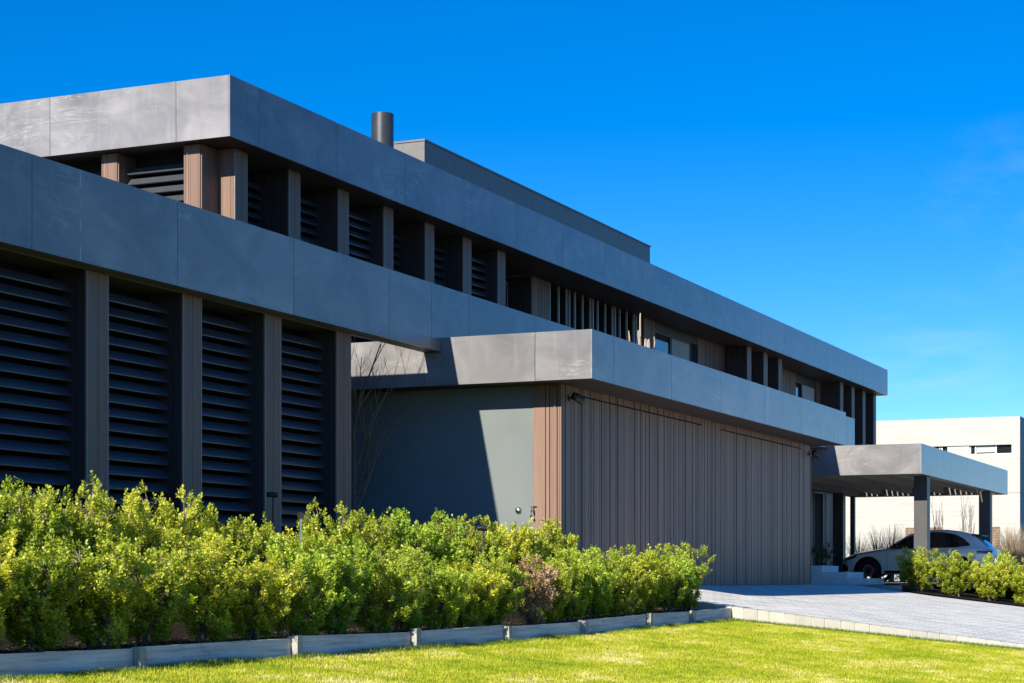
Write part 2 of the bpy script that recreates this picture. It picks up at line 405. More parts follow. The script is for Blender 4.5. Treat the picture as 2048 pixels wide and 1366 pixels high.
# ------------------------------------------------------------------ the house
HO = (26.0, 11.0, -.1)
house = thing('house', 'long two-storey house clad in dark stone fascias, brown battens and louvres', 'house', HO)
def hp(m, name, mat, parent=None, smooth=False, label=None):
    o = m.build(name, mat, parent or house, HO, smooth)
    if label: o['label'] = label
    return o
GAP = .009
def fascia_run(m, axis, p, q, fixed, z0, z1, seams, thick=.03, out=-1):
    "stone panels hung along X (axis 0) or Y (axis 1) at the plane 'fixed'; out = side they face"
    cuts = [p] + [c for c in seams if p + .15 < c < q - .15] + [q]
    for a, b in zip(cuts[:-1], cuts[1:]):
        a2 = a + (GAP/2 if a != p else 0); b2 = b - (GAP/2 if b != q else 0)
        lo, hi = (fixed, fixed + thick) if out < 0 else (fixed - thick, fixed)
        if axis == 0: m.box(a2, b2, lo, hi, z0, z1)
        else: m.box(lo, hi, a2, b2, z0, z1)
def seams_from(a, first, pitch, n): return [a + first + pitch*i for i in range(n)]
def roof_slab(x0, x1, y0, y1, z0, z1, sx, sy, soffit_mat):
    m = MB(); t = .03
    fascia_run(m, 0, x0, x1, y0, z0, z1, sx)
    fascia_run(m, 1, y0 + t + .002, y1, x0, z0, z1, sy)
    fascia_run(m, 1, y0 + t + .002, y1, x1, z0, z1, sy, out=1)
    hp(m, 'fascia', M['stone'])
    e = t + .004
    hp(MB().box(x0+e, x1-e, y0+e, y1, z1-.25, z1-.03), 'roof', M['deck'])
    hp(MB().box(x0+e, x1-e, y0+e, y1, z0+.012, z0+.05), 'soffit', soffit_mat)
    b = MB()
    b.box(x0+e, x1-e, y0+e, y0+e+.1, z0+.055, z1-.255); b.box(x0+e, x0+e+.1, y0+e+.105, y1, z0+.055, z1-.255)
    hp(b, 'fascia_backing', M['clad_back'])

def boards(m, axis, p, q, fixed, z0, z1, widths=None, gap=.012, thick=.026, out=-1, r=None):
    "vertical boards with open joints; axis 0 runs along X"
    a = p; i = 0
    while a < q - .012:
        w = widths[i % len(widths)] if widths else (r or rng).choice((.06, .07, .08, .08, .10))
        b = min(q, a + w)
        if q - b < .03: b = q
        d = thick if widths else thick + (r or rng).choice((0, 0, .006, .010))
        lo, hi = (fixed + thick - d, fixed + thick) if out < 0 else (fixed - thick, fixed - thick + d)
        if axis == 0: m.box(a, b, lo, hi, z0, z1)
        else: m.box(lo, hi, a, b, z0, z1)
        a = b + gap; i += 1
def column(x0, y0, z0, z1, w=.4, d=.5, shade_reveal=True):
    "boxed column: brown boards with fine joints on its three outer faces, thin bronze edge trims"
    m = MB(); t = .02
    m.box(x0+t+.002, x0+w-t-.002, y0+t+.002, y0+d, z0, z1-.004)
    core = hp(m, 'column', M['clad_back'])
    c = MB()
    boards(c, 0, x0+.026, x0+w-.03, y0, z0, z1-.004, widths=(w*.42, .03, w*.2, .05, w*.3), gap=.006, thick=t)
    if shade_reveal:  # -X face in the recess: shade painted on as dark boards
        l = MB(); boards(l, 1, y0+.026, y0+d, x0, z0, z1-.004, widths=(.11, .2), gap=.006, thick=t); hp(l, 'shaded_reveal', M['reveal_shade'], core)
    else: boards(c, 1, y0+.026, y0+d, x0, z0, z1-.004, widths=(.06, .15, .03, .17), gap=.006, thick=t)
    boards(c, 1, y0+.026, y0+d, x0+w, z0, z1-.004, widths=(.15, .03, .17), gap=.006, thick=t, out=1)
    hp(c, 'cladding', M['clad'], core)
    e = MB(); e.box(x0-.002, x0+.022, y0-.002, y0+.022, z0, z1-.004); e.box(x0+w-.024, x0+w+.002, y0-.002, y0+.022, z0, z1-.004)
    hp(e, 'edge_trim', M['trim'], core)
    return core
def louvre_x(x0, x1, y, z0, z1, pitch=.168, depth=.16, top_gap=.1):
    "horizontal louvre blades across a bay that faces -Y; the lower edge leans outwards"
    m = MB(); z = z1 - top_gap
    while z > z0 + .1:
        a = math.radians(50); dy, dz = math.cos(a)*depth, math.sin(a)*depth
        q = lambda f, t: (x0, y + dy*f + t*.77, z - dz*(1-f) - t*.64)          # rounded aerofoil blade
        p = [q(0, .006), q(.06, -.004), q(.3, -.011), q(.6, -.010), q(.92, -.003), q(1, .006), q(.7, .016), q(.25, .016)][::-1]
        m.prism(p, (x0,0,0), (x1,0,0)); z -= pitch
    return hp(m, 'louvre_screen', M['slat'])
def louvre_y(y0, y1, x, z0, z1, pitch=.168, depth=.16, top_gap=.1):
    m = MB(); z = z1 - top_gap
    while z > z0 + .1:
        a = math.radians(48); dy, dz = math.cos(a)*depth, math.sin(a)*depth
        p = [(x, y0, z - dz), (x + .022, y0, z - dz - .012), (x + dy + .022, y0, z - .012), (x + dy, y0, z)]
        m.prism(p[::-1], (0,y0,0), (0,y1,0)); z -= pitch
    return hp(m, 'louvre_screen', M['slat'])

# --- ground-floor wing on the left: columns and louvres under the terrace parapet beam
YL = 12.78; ZLB, ZLT = 3.498, 4.505
YC = YL + .27
WEND = 23.75
lower_cols = [X_at(p, YC) for p in (173.3, 366, 530, 673.5)]
pitch_l = lower_cols[1] - lower_cols[0]
lower_cols = [lower_cols[0] - 2*pitch_l, lower_cols[0] - pitch_l] + lower_cols
for x in lower_cols: column(x, YC, -.3, ZLB + .012, .41, .5)
for a, b in zip(lower_cols[:-1], lower_cols[1:]):
    louvre_x(a + .415, b - .005, YC + .2, -.35, ZLB - .02)
# beam / parapet, one long run
lseams = [X_at(p, YL) for p in (64, 355, 587, 778, 863, 937, 1070)]
d_l = lseams[1] - lseams[0]
lseams = [lseams[0] - d_l*k for k in (4, 3, 2, 1)] + lseams
m = MB(); BT = .30
lseams += [lseams[-1] + d_l*k for k in range(1, 12)]
fascia_run(m, 0, 4.0, 52.2, YL, ZLB, ZLT, lseams)
fascia_run(m, 0, 4.0, 52.2, YL + BT, ZLB, ZLT, lseams, out=1)
m.box(52.172, 52.2, YL + .032, YL + BT - .032, ZLB, ZLT)
hp(m, 'fascia', M['stone'])
hp(MB().box(4.0, 52.168, YL + .032, YL + BT - .032, ZLB + .006, ZLT - .02), 'parapet_core', M['beam'])
# wing body
LW0 = 4.0
hp(MB().box(LW0, WEND, YL + BT + .004, 24.0, ZLB + .01, ZLB + .3), 'roof', M['deck'])
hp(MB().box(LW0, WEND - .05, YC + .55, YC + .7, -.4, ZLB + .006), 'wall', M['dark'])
hp(MB().box(WEND - .2, WEND - .002, YC + .51, 24.0, -.4, ZLB + .006), 'wall', M['render'])
m = MB(); fascia_run(m, 1, YL + BT + .006, 24.0, WEND, ZLB + .002, ZLT, [15.5, 18.2, 20.9], out=1); hp(m, 'fascia', M['stone'])
# --- garage
GX0, GX1, GY0 = 26.06, 41.3, 10.31; ZGB, ZGT = 2.986, 3.713
gw_x, gw_y, gw_x1 = 26.66, 11.05, 41.1
roof_slab(GX0, GX1, GY0, YL - .004, ZGB, ZGT, seams_from(GX0, .88, 2.67, 7), [Y_at(1070, GX0)], M['soffit'])
# side fascia and wall carry on behind the parapet beam, along the courtyard
m = MB(); fascia_run(m, 1, YL + BT + .004, 22.0, GX0, ZGB, ZGT, [Y_at(841, GX0), Y_at(841, GX0) + 2.67]); m.box(GX0, GX0 + .03, YL + .002, YL + BT - .002, ZGB, ZLB - .004)
hp(m, 'fascia', M['stone'])
hp(MB().box(GX0 + .034, GX1, YL + .002, 22.0, ZGB + .012, ZGB + .3), 'roof', M['deck'])
hp(MB().box(gw_x + .01, gw_x + .2, gw_y + .47, 22.0, -.4, ZGB + .008), 'wall', M['render'], label='dark grey rendered garage side wall')
# corner return of battens on the side wall
m = MB(); boards(m, 1, gw_y + .03, gw_y + .465, gw_x, -.3, ZGB + .008, widths=(.03, .11, .055, .2), gap=.014)
hp(m, 'batten_cladding', M['clad'])
hp(MB().box(gw_x + .024, gw_x + .2, gw_y + .024, gw_y + .466, -.3, ZGB + .006), 'wall', M['clad_back'])
# front battens, doors
r2 = random.Random(3); DTOP = 2.86
d1 = (27.5, 33.4); d2 = (34.6, 40.3)
m = MB()
for a, b, z0, z1 in ((gw_x, d1[0]-.012, -.3, ZGB+.008), (d1[0], d1[1], DTOP+.025, ZGB+.008), (d1[1]+.012, d2[0]-.012, -.3, ZGB+.008),
                     (d2[0], d2[1], DTOP+.025, ZGB+.008), (d2[1]+.012, gw_x1, -.3, ZGB+.008)):
    boards(m, 0, a, b, gw_y, z0, z1, r=random.Random(int(a*10)))
hp(m, 'batten_cladding', M['clad'])
hp(MB().box(gw_x + .206, gw_x1 - .03, gw_y + .026, gw_y + .16, -.3, ZGB + .006), 'wall', M['clad_back'])
for a, b in (d1, d2):
    m = MB(); boards(m, 0, a + .004, b - .004, gw_y - .004, -.085, DTOP, r=random.Random(int(a*10)))
    hp(m, 'garage_door', M['clad'])
m = MB(); boards(m, 1, gw_y + .03, 16.8, gw_x1, -.3, ZGB + .008, out=1, r=r2); hp(m, 'batten_cladding', M['clad'])
hp(MB().box(gw_x1 - .2, gw_x1 - .026, gw_y + .17, 16.8, -.3, ZGB + .006), 'wall', M['clad_back'])

# --- upper storey
UX0, YU = 25.47, 16.2; ZUB, ZUT = 7.0, 7.965
UX1 = X_at(1775.3, YU)
us = seams_from(UX0, .87, 2.57, 20)
roof_slab(UX0, UX1, YU, 29.0, ZUB, ZUT, us, [Y_at(352, UX0), Y_at(100, UX0), Y_at(100, UX0) + 2.57, Y_at(100, UX0) + 5.14], M['soffit'])
UFZ = 3.6
hp(MB().box(gw_x + .3, UX1 - 1.0, YU + .5, 28.5, UFZ - .3, UFZ), 'floor_slab', M['render'])
# terrace deck between parapet and upper rooms
hp(MB().box(GX0 + .04, 52.1, YL + BT + .006, YU + .49, ZGB + .31, UFZ - .05), 'terrace_deck', M['deck'])
YUC = YU + .40
ucols = [X_at(p, YUC) for p in (470, 578, 677, 767.6, 851, 926.7, 996)]
for x in ucols: column(x, YUC, UFZ + .002, ZUB + .008, .375, .75, shade_reveal=x != ucols[0])
for k, (a, b) in enumerate(zip(ucols[:-1], ucols[1:])):
    louvre_x(a + .38, b - .004, YUC + (.53, .40, .24)[k % 3], UFZ, ZUB - .1)
UW = YU + 1.12                                                     # recessed wall plane
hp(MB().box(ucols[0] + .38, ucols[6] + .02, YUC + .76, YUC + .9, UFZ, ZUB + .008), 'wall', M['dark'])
# -X end of the upper storey: two more columns and louvres between them
def end_column(x0, y0, z0, z1, w=.5, d=.35):
    c = MB(); c.box(x0 + .022, x0 + w, y0 + .022, y0 + d - .022, z0, z1 - .004)
    core = hp(c, 'column', M['clad_back']); b = MB()
    boards(b, 1, y0 + .024, y0 + d - .024, x0, z0, z1 - .004, widths=(.03, .14, .03, .05, .1), gap=.006, thick=.02)
    boards(b, 0, x0 + .024, x0 + w, y0, z0, z1 - .004, widths=(.14, .03, .2), gap=.006, thick=.02)
    hp(b, 'cladding', M['clad'], core)
ex = UX0 + .27
ey = [Y_at(402, ex), Y_at(236, ex)]; ep = ey[1] - ey[0]
ey = ey + [ey[1] + ep*k for k in range(1, 6)]
for yy in ey: end_column(ex, yy, UFZ, ZUB + .008)
for a, b in zip(ey[:-1], ey[1:]): louvre_y(a + .355, b - .004, ex + .22, UFZ, ZUB - .1)
hp(MB().box(ex + .505, ex + .65, YUC + .56, 28.0, UFZ, ZUB + .008), 'wall', M['dark'])
# recessed rooms: window, battens, fins, windows, battens
def win(x0, x1, z0=UFZ, z1=ZUB - .22, y=UW, blind=False, label=None):
    f = MB(); b = .06
    f.box(x0, x1, y, y+.08, z1-b, z1); f.box(x0, x1, y, y+.08, z0, z0+b)
    f.box(x0, x0+b, y, y+.08, z0+b+.002, z1-b-.002); f.box(x1-b, x1, y, y+.08, z0+b+.002, z1-b-.002)
    o = hp(f, 'window', M['frame'], label=label)
    hp(MB().box(x0+b+.002, x1-b-.002, y+.03, y+.045, z0+b+.002, z1-b-.002), 'pane', M['glass'], o)
    if blind: hp(MB().box(x0+b+.002, x1-b-.002, y+.022, y+.026, z0+b+.4, z1-b-.002), 'blind', M['curtain'], o)
def bwall(x0, x1, y=UW, z0=UFZ, z1=ZUB + .008, r=None):
    m = MB(); boards(m, 0, x0, x1, y, z0, z1, r=r or random.Random(int(x0*7))); hp(m, 'batten_cladding', M['clad'])
    hp(MB().box(x0+.004, x1-.004, y+.026, y+.16, z0, z1-.004), 'wall', M['clad_back'])
XA = lambda p: X_at(p, UW)
x10 = ucols[6] + .385
hp(MB().box(x10 - .3, XA(1063), UW + .9, UW + 1.0, UFZ, ZUB + .006), 'wall', M['dark'])
win(x10 + .1, XA(1040), y=UW + .3)
hp(MB().box(XA(1063) - .02, XA(1063) - .004, UW + .01, UW + .89, UFZ, ZUB + .006), 'wall', M['soffit'])
bwall(XA(1063), XA(1098))
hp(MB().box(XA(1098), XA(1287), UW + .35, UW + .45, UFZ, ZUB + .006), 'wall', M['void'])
for p in (1102, 1120, 1135.6, 1141.5, 1152.5, 1168, 1183, 1188.3, 1198, 1213, 1227.5, 1232.8, 1242, 1256, 1270, 1274.8, 1283.7):
    x = XA(p); hp(MB().box(x - .026, x + .026, UW + .02, UW + .06, UFZ, ZUB + .006), 'fin', M['fin'])
bwall(XA(1287), XA(1310))
win(XA(1310), XA(1343), y=UW + .02); win(XA(1344), XA(1383), y=UW + .02, blind=True)
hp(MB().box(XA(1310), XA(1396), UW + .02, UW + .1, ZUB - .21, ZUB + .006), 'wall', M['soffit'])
hp(MB().box(XA(1384), XA(1396), UW + .03, UW + .11, UFZ, ZUB - .215), 'wall', M['dark'])
bwall(XA(1396), XA(1500) + .6)
rc = [X_at(p, YUC) for p in (1495, 1528, 1557.5)]
for x in rc: column(x, YUC, UFZ + .002, ZUB + .008, .375, .71)
bwall(rc[0] + 1.2, XA(1591), r=random.Random(5))
win(XA(1591) + .01, XA(1605), y=UW + .02); win(XA(1605) + .01, XA(1632), y=UW + .02, blind=True)
rc2 = [X_at(p, YUC) for p in (1681, 1704, 1726, 1747.5)]
bwall(XA(1632) + .05, rc2[3] + .3, r=random.Random(8))
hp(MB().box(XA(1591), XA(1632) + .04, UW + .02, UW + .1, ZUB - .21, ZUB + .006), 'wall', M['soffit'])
for x in rc2: column(x, YUC, UFZ - .25, ZUB + .008, .375, .71)
louvre_x(rc2[2] + .38, rc2[3] - .004, YUC + .4, UFZ, ZUB - .1)
hp(MB().box(rc2[3] + .2, rc2[3] + .4, UW + .17, 28.0, UFZ, ZUB + .006), 'wall', M['clad'])
# roof-top plant box and chimney flue
PX0 = X_at(849, 18.2); PX1 = X_at(1300, 18.2)
pb = MB().box(PX0, PX1, 18.2, 26.0, ZUT - .2, 9.40); o = hp(pb, 'rooftop_box', M['metal'])
hp(MB().box(PX0 - .02, PX1 + .02, 18.18, 26.02, 9.402, 9.44), 'capping', M['metal'], o)
fx, fy = X_at(765, 18.0), 18.0
m = MB(); m.tube([(fx,fy,8.74),(fx,fy,9.43)], .228, 40, cap=False); m.tube([(fx,fy,9.405),(fx,fy,9.43)], .225, 40); m.tube([(fx,fy,8.76),(fx,fy,8.78)], .224, 40)
ch = hp(m, 'chimney', M['flue'], smooth=False)
for p in ch.data.polygons: p.use_smooth = len(p.vertices) == 4
o = hp(MB().tube([(fx,fy,ZUT-.2),(fx,fy,8.76)], .15, 24), 'flue_pipe', M['steel'], ch)
# ground floor behind the carport: entry door and battens
EY = 16.0
bwall(X_at(1646, EY), X_at(1671, EY), EY, -.1, 3.28)
hp(MB().box(45.0, X_at(1628, EY) - .1, EY, EY + .15, -.1, 3.28), 'wall', M['clad'])
f = MB(); dx0, dx1 = X_at(1628, EY) - .09, X_at(1646, EY) - .01
f.box(dx0, dx1, EY - .02, EY + .1, 2.83, 2.93); f.box(dx0, dx0+.06, EY-.02, EY+.1, .3, 2.828); f.box(dx1-.06, dx1, EY-.02, EY+.1, .3, 2.828)
o = hp(f, 'entry_door', M['post']); hp(MB().box(dx0+.062, dx1-.062, EY+.02, EY+.06, .3, 2.826), 'leaf', M['dark'], o)
hp(MB().box(dx0, dx1, EY + .0, EY + .1, 2.935, 3.28), 'wall', M['soffit'])

# entry steps beside the garage
ent = thing('entry_steps', 'three pale stone entry steps between the garage and the carport', 'steps', (44.5, 11, -.1))
for y0, z0, z1 in ((Y_at(1677, 46.1), .205, .356), (Y_at(1727, 46.1), .055, .202), (Y_at(1768, 46.1), -.1, .052)):
    MB().box(44.5, 46.1, y0, 15.9, z0, z1).build('step', M['step'], ent, (44.5, 11, -.1))
m = MB(); mj = MB(); y = 9.75
while y < 12.6:
    w = .36 + rng.uniform(-.02, .02); m.box(44.22, 44.44, y + .006, y + w - .006, -.75, -.115); y += w
mj.box(44.228, 44.43, 9.76, 12.6, -.75, -.122)
tag(m.build('kerb', M['dkerb']), kind='structure'); tag(mj.build('kerb_mortar', M['joint']), kind='structure')

# ------------------------------------------------------------------ carport
CX0, CX1, CY0, CY1 = 49.27, 62.6, 10.31, 15.4; ZCB, ZCT = 2.776, 3.56
CO = (CX0, CY0, -.06)
cp = thing('carport', 'open carport with dark stone fascia on square dark posts', 'carport', CO)
def cpp(m, name, mat, parent=None): return m.build(name, mat, parent or cp, CO)
m = MB(); cs = [X_at(p, CY0) for p in (1903, 1935, 1968)]
fascia_run(m, 0, CX0, CX1, CY0, ZCB, ZCT, cs); fascia_run(m, 1, CY0 + .032, CY1, CX0, ZCB, ZCT, [])
fascia_run(m, 1, CY0 + .032, CY1, CX1, ZCB, ZCT, [], out=1); m.box(CX0 + .032, CX1 - .032, CY1 - .03, CY1, ZCB, ZCT)
cpp(m, 'fascia', M['stone'])
m = MB(); e = .034
m.box(CX0+e, CX1-e, CY0+e, CY0+.30, ZCB+.01, ZCT-.2); m.box(CX0+e, CX1-e, CY1-.3, CY1-e, ZCB+.01, ZCT-.2)
m.box(CX0+e, CX0+.3, CY0+.302, CY1-.302, ZCB+.01, ZCT-.2); m.box(CX1-.3, CX1-e, CY0+.302, CY1-.302, ZCB+.01, ZCT-.2)
cpp(m, 'edge_beam', M['beam'])
for k in range(1, 5):
    yb = CY0 + (CY1 - CY0)*k/5
    cpp(MB().box(CX0+.302, CX1-.302, yb-.06, yb+.06, ZCB+.06, ZCB+.3), 'beam', M['beam'])
m = MB(); yy = CY0 + .38
while yy < CY1 - .36:
    m.box(CX0+.302, 58.6, yy-.0835, yy+.0835, ZCB+.305, ZCB+.42); m.box(58.604, CX1-.302, yy-.055, yy+.055, ZCB+.305, ZCB+.42); yy += .172  # slat widths shaped for the light: shut over the car, gapped beyond
cpp(m, 'roof_slats', M['fin'])
for (x, yy, w, d) in ((50.42, 10.40, .385, .35), (X_at(1979.8, CY0+.1)+.0, 10.40, .36, .35), (X_at(1677.5, 15.0), 14.86, .33, .33), (X_at(1705.6, 15.15), 15.1, .16, .14)):
    cpp(MB().box(x, x+w, yy, yy+d, -.07, ZCB+.008), 'post', M['post'])

# ------------------------------------------------------------------ neighbour's house
NX = 87.0; NY = Y_at(2040, NX); NT = 7.38; NO = (NX, NY, -.1)
nb = thing('neighbour_house', 'pale cream flat-roofed house in full sun beyond the carport', 'house', NO)
def npt(m, name, mat, parent=None): return m.build(name, mat, parent or nb, NO)
wy0, wy1 = Y_at(2023, NX), Y_at(1938, NX); vy0, vy1 = Y_at(1894, NX), Y_at(1866, NX)
wz0, wz1 = 5.70, 6.12
m = MB()
m.box(NX, NX+.3, NY, 40, -.3, 3.92); m.box(NX+.03, NX+.3, NY+.03, 40, 3.921, 3.95)
m.box(NX, NX+.3, NY, 40, 3.951, wz0); m.box(NX, NX+.3, NY, wy0, wz0+.001, wz1); m.box(NX+.06, NX+.3, wy1, vy0, wz0+.001, wz1)
m.box(NX, NX+.3, vy1, 40, wz0+.001, wz1); m.box(NX, NX+.3, NY, 40, wz1+.001, NT)
m.box(NX+.302, NX+22, NY, NY+.3, -.3, NT); m.box(NX+.302, NX+22, NY+.302, 40, NT-.4, NT-.3)
npt(m, 'wall', M['nwall'])
for a, b in ((wy0, wy1), (vy0, vy1)):
    f = MB(); f.box(NX+.14, NX+.2, a, b, wz0+.002, wz0+.04); mid = a + (b-a)*.36
    for q in (b-.06, mid, b-.3): f.box(NX+.14, NX+.2, q, q+.06, wz0+.042, wz1-.002)
    o = npt(f, 'window', M['white']); npt(MB().box(NX+.155, NX+.165, mid+.07, b-.32, wz0+.1, wz1-.002), 'blind', M['curtain'], o); npt(MB().box(NX+.17, NX+.185, a+.002, b-.002, wz0+.042, wz1-.002), 'pane', M['glass'], o)

# ------------------------------------------------------------------ garden edging of weathered sleepers
eg = thing('garden_edging', 'low edging of weathered grey timber sleepers and stakes along the lawn', 'edging', (10, YS, -.7))
EO = (10, YS, -.7)
stk = [X_at(p, YS - .04) for p in (283, 594, 832, 1018, 1171, 1300, 1386)]
stk = [stk[0] - 4.2, stk[0] - 2.1] + stk
ends = [stk[0] - 2.2] + stk + [27.44]
def top_z(x): return -.505 + .075*sm(19, 27, x)
for a, b in zip(ends[:-1], ends[1:]):
    m = MB(); n = 8; bow = rng.uniform(-.012, .012); tilt = rng.uniform(-.012, .012); dz = rng.uniform(-.012, .01)
    xs = lin(a + .006, b - .006, n)
    for i, x in enumerate(xs):
        u = i/(n-1)*2 - 1; y = YS + bow*(1-u*u); z = top_z(x) + dz + tilt*u
        m.v += [(x, y, z-.36), (x, y+.06, z-.36), (x, y+.06, z), (x, y+.004, z)]
        if i:
            p = len(m.v) - 8; q = p + 4
            for k in range(4): m.f.append((p+k, p+(k+1) % 4, q+(k+1) % 4, q+k))
    m.f += [(0,1,2,3), tuple(len(m.v) - k for k in (1, 2, 3, 4))]
    m.build('board', M['sleeper'], eg, EO)
for x in stk:
    z = top_z(x) + rng.uniform(-.015, .03); lean = rng.uniform(-.02, .02); w = rng.uniform(.085, .1)
    m = MB(); m.obox((x + lean/2, YS - .037, z - .2), (w/2, 0, 0), (0, .03, 0), (lean*.4, .004, .2)); m.build('stake', M['stake'], eg, EO)

# ------------------------------------------------------------------ shrubs
def mesh_from_arrays(name, v, q, tint, mat):
    "v (n,3), q (m,4) quads, tint per quad -> mesh with a face attribute"
    me = bpy.data.meshes.new(name); n, k = len(v), len(q); c = q.shape[1]
    me.vertices.add(n); me.vertices.foreach_set('co', np.asarray(v, np.float32).ravel())
    me.loops.add(k*c); me.loops.foreach_set('vertex_index', np.asarray(q, np.int32).ravel())
    me.polygons.add(k); me.polygons.foreach_set('loop_start', np.arange(0, k*c, c, dtype=np.int32))
    me.update(calc_edges=True)
    a = me.attributes.new('tint', 'FLOAT', 'FACE'); a.data.foreach_set('value', np.asarray(tint, np.float32))
    me.materials.append(mat); return me
def leaf_quads(g, base, axis, side, ln, wd):
    "kite-shaped leaves: base point, long axis, side axis"
    b = base; t = base + axis*ln[:,None]; m = base + axis*(ln*.55)[:,None]
    nrm = np.cross(axis, side)
    l = m - side*(wd/2)[:,None] + nrm*(wd*.16)[:,None]; r = m + side*(wd/2)[:,None] + nrm*(wd*.16)[:,None]
    v = np.stack([b, r, t, l], 1).reshape(-1, 3); q = np.arange(len(v)).reshape(-1, 4)
    return v, q
def norm(a): return a / np.maximum(1e-6, np.linalg.norm(a, axis=-1, keepdims=True))
def shrub_mesh(seed, H=1.05, R=.47, shoots=1150, leaves=12, lsize=.037, mat='leaf', sparse=0.):
    g = np.random.default_rng(seed)
    # shoot tips fill an upright, lumpy crown; several lobes give it an uneven outline
    nl = 12; la = g.uniform(0, 6.28, nl); lq = g.random(nl)**.5*.68*R; lob = np.stack([np.cos(la)*lq, np.sin(la)*lq, (g.uniform(.40,.80,nl) - .10*(lq/R)**2)*H], 1)
    lr = g.uniform(.36, .56, nl)*R
    tips = []; stems = []
    while len(tips) < shoots:
        k = g.integers(nl); d = norm(g.normal(size=3)); rad = lr[k]*(g.random()**.38)
        p = lob[k] + d*np.array([1., 1., 1.25])*rad
        if g.random() < .42:
            z = g.uniform(.1, .66)*H; a = g.uniform(0, 2*np.pi); rr = R*(.3 + .75*(z/H))*g.random()**.4
            p = np.array([np.cos(a)*rr, np.sin(a)*rr, z])
        if p[2] < .1*H: continue
        if g.random() < sparse: continue
        tips.append(p)
    tips = np.array(tips)
    # shoots gather in tufts, with darker gaps between them
    nc = max(24, len(tips)//9); cen = tips[g.choice(len(tips), nc, replace=False)]
    pick = np.array([np.argmin(((cen - p)**2).sum(1)) for p in tips]); pull = g.uniform(.35, .85, len(tips))[:,None]
    tips = tips*(1-pull) + cen[pick]*pull + g.normal(size=tips.shape)*.012
    tips[:,2] += (g.random(len(tips)) < .05)*g.uniform(.02, .07, len(tips))
    out = tips.copy(); out[:,2] = 0
    d = norm(out*.75 + np.array([0,0,1.])*R*1.1 + g.normal(size=tips.shape)*.16)      # shoots point up and outwards
    L = g.uniform(.05, .11, len(tips)); st = .6*g.random(nc)[pick] + .4*g.random(len(tips))
    n = len(tips)*leaves
    si = np.repeat(np.arange(len(tips)), leaves); u = np.tile(np.linspace(0, 1, leaves), len(tips))
    base = tips[si] - d[si]*(L[si]*(1-u))[:,None]
    ang = u*leaves*2.4 + si*1.7; 
    ref = norm(np.cross(d[si], np.array([.3,.9,.2]))); ref2 = np.cross(d[si], ref)
    rad = ref*np.cos(ang)[:,None] + ref2*np.sin(ang)[:,None]
    ax = norm(rad*(1.1 - .65*u[:,None]**2) + d[si]*(.3 + .55*u[:,None]) + g.normal(size=(n,3))*.22)
    sd = norm(np.cross(ax, d[si] + g.normal(size=(n,3))*.35))
    ln = lsize*g.uniform(.7, 1.15, n)*(1 - .2*u); wd = ln*g.uniform(.55, .75, n)
    v, q = leaf_quads(g, base, ax, sd, ln, wd)
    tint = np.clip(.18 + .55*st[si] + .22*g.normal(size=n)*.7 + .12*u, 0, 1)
    me = mesh_from_arrays('foliage', v, q, tint, M[mat])
    # stems: from a few bases up to a sample of shoot tips
    m = MB(); rr = random.Random(seed)
    for k in range(5):
        b = Vector((rr.uniform(-.07,.07), rr.uniform(-.07,.07), -.06)); l = lob[k]
        mid = Vector((b.x + (l[0]-b.x)*.45, b.y + (l[1]-b.y)*.45, l[2]*.5))
        m.tube([b, (b+mid)/2 + Vector((rr.uniform(-.02,.02), rr.uniform(-.02,.02), .02)), mid, Vector(l)], [.016,.013,.009,.004], 5)
    for k in range(0, len(tips), 9):
        l = tips[k]; b = lob[int(np.argmin(((lob - l)**2).sum(1)))]
        b = Vector((b[0]*.45, b[1]*.45, b[2]*.5)) if rr.random() < .6 else Vector(b)
        e = Vector(l - d[k]*L[k]*.3); m.tube([b, (b+e)/2 + Vector((0,0,.02)), e], [.006,.0045,.002], 4, cap=False)
    return me, m
def make_shrub(name, label, seed, group=None, cat='shrub', stem='twig', **kw):
    me, m = shrub_mesh(seed, **kw)
    t = thing(name, label, cat, (0,0,0), 0, group)
    fo = bpy.data.objects.new('foliage', me); COL.objects.link(fo); fo.parent = t
    m.build('stems', M[stem], t)
    return t
protos = [make_shrub('hedge_shrub', 'x', 100 + i) for i in range(7)]
used = [False]*len(protos)
def place(proto_i, loc, rz, sc, label, group):
    p = protos[proto_i]
    if not used[proto_i]:
        used[proto_i] = True; p.location = loc; p.rotation_euler = (0,0,rz); p.scale = sc; p['label'] = label; p['group'] = group
        return p
    return dup(p, loc, rz, sc, label, group)
# front row, behind the timber edging: counted from the driveway end towards the left
x = 26.6; k = 0; DEADX = X_at(1045, 9.05)
dead_done = False
while x > 9.5:
    y = 9.05 + rng.uniform(-.07, .07); z = bed_z(x, y) - .02
    s = rng.uniform(1.02, 1.12)*(1 + .06*sm(17, 12, x)); sz = s*rng.uniform(.86, .93)
    if not dead_done and x < DEADX + .35:
        dead_done = True
        dd = make_shrub('hedge_shrub', 'dead brown shrub with dry leaves in the front row of the hedge', 55, 'front row hedge shrubs', mat='dead', R=.4, H=.98, shoots=520, sparse=.1)
        dd.location = (x, y - .24, z + .02)
    else:
        lab = ('yellow-green shrub at the driveway end of the front hedge row' if k == 0 else
               f'yellow-green shrub in the front hedge row, {ORD[k]} from the driveway')
        place(rng.randrange(7), (x, y, z), rng.uniform(0, 6.28), (s, s, sz), lab, 'front row hedge shrubs')
    x -= rng.uniform(.70, .80); k += 1
x = 25.75; k = 0
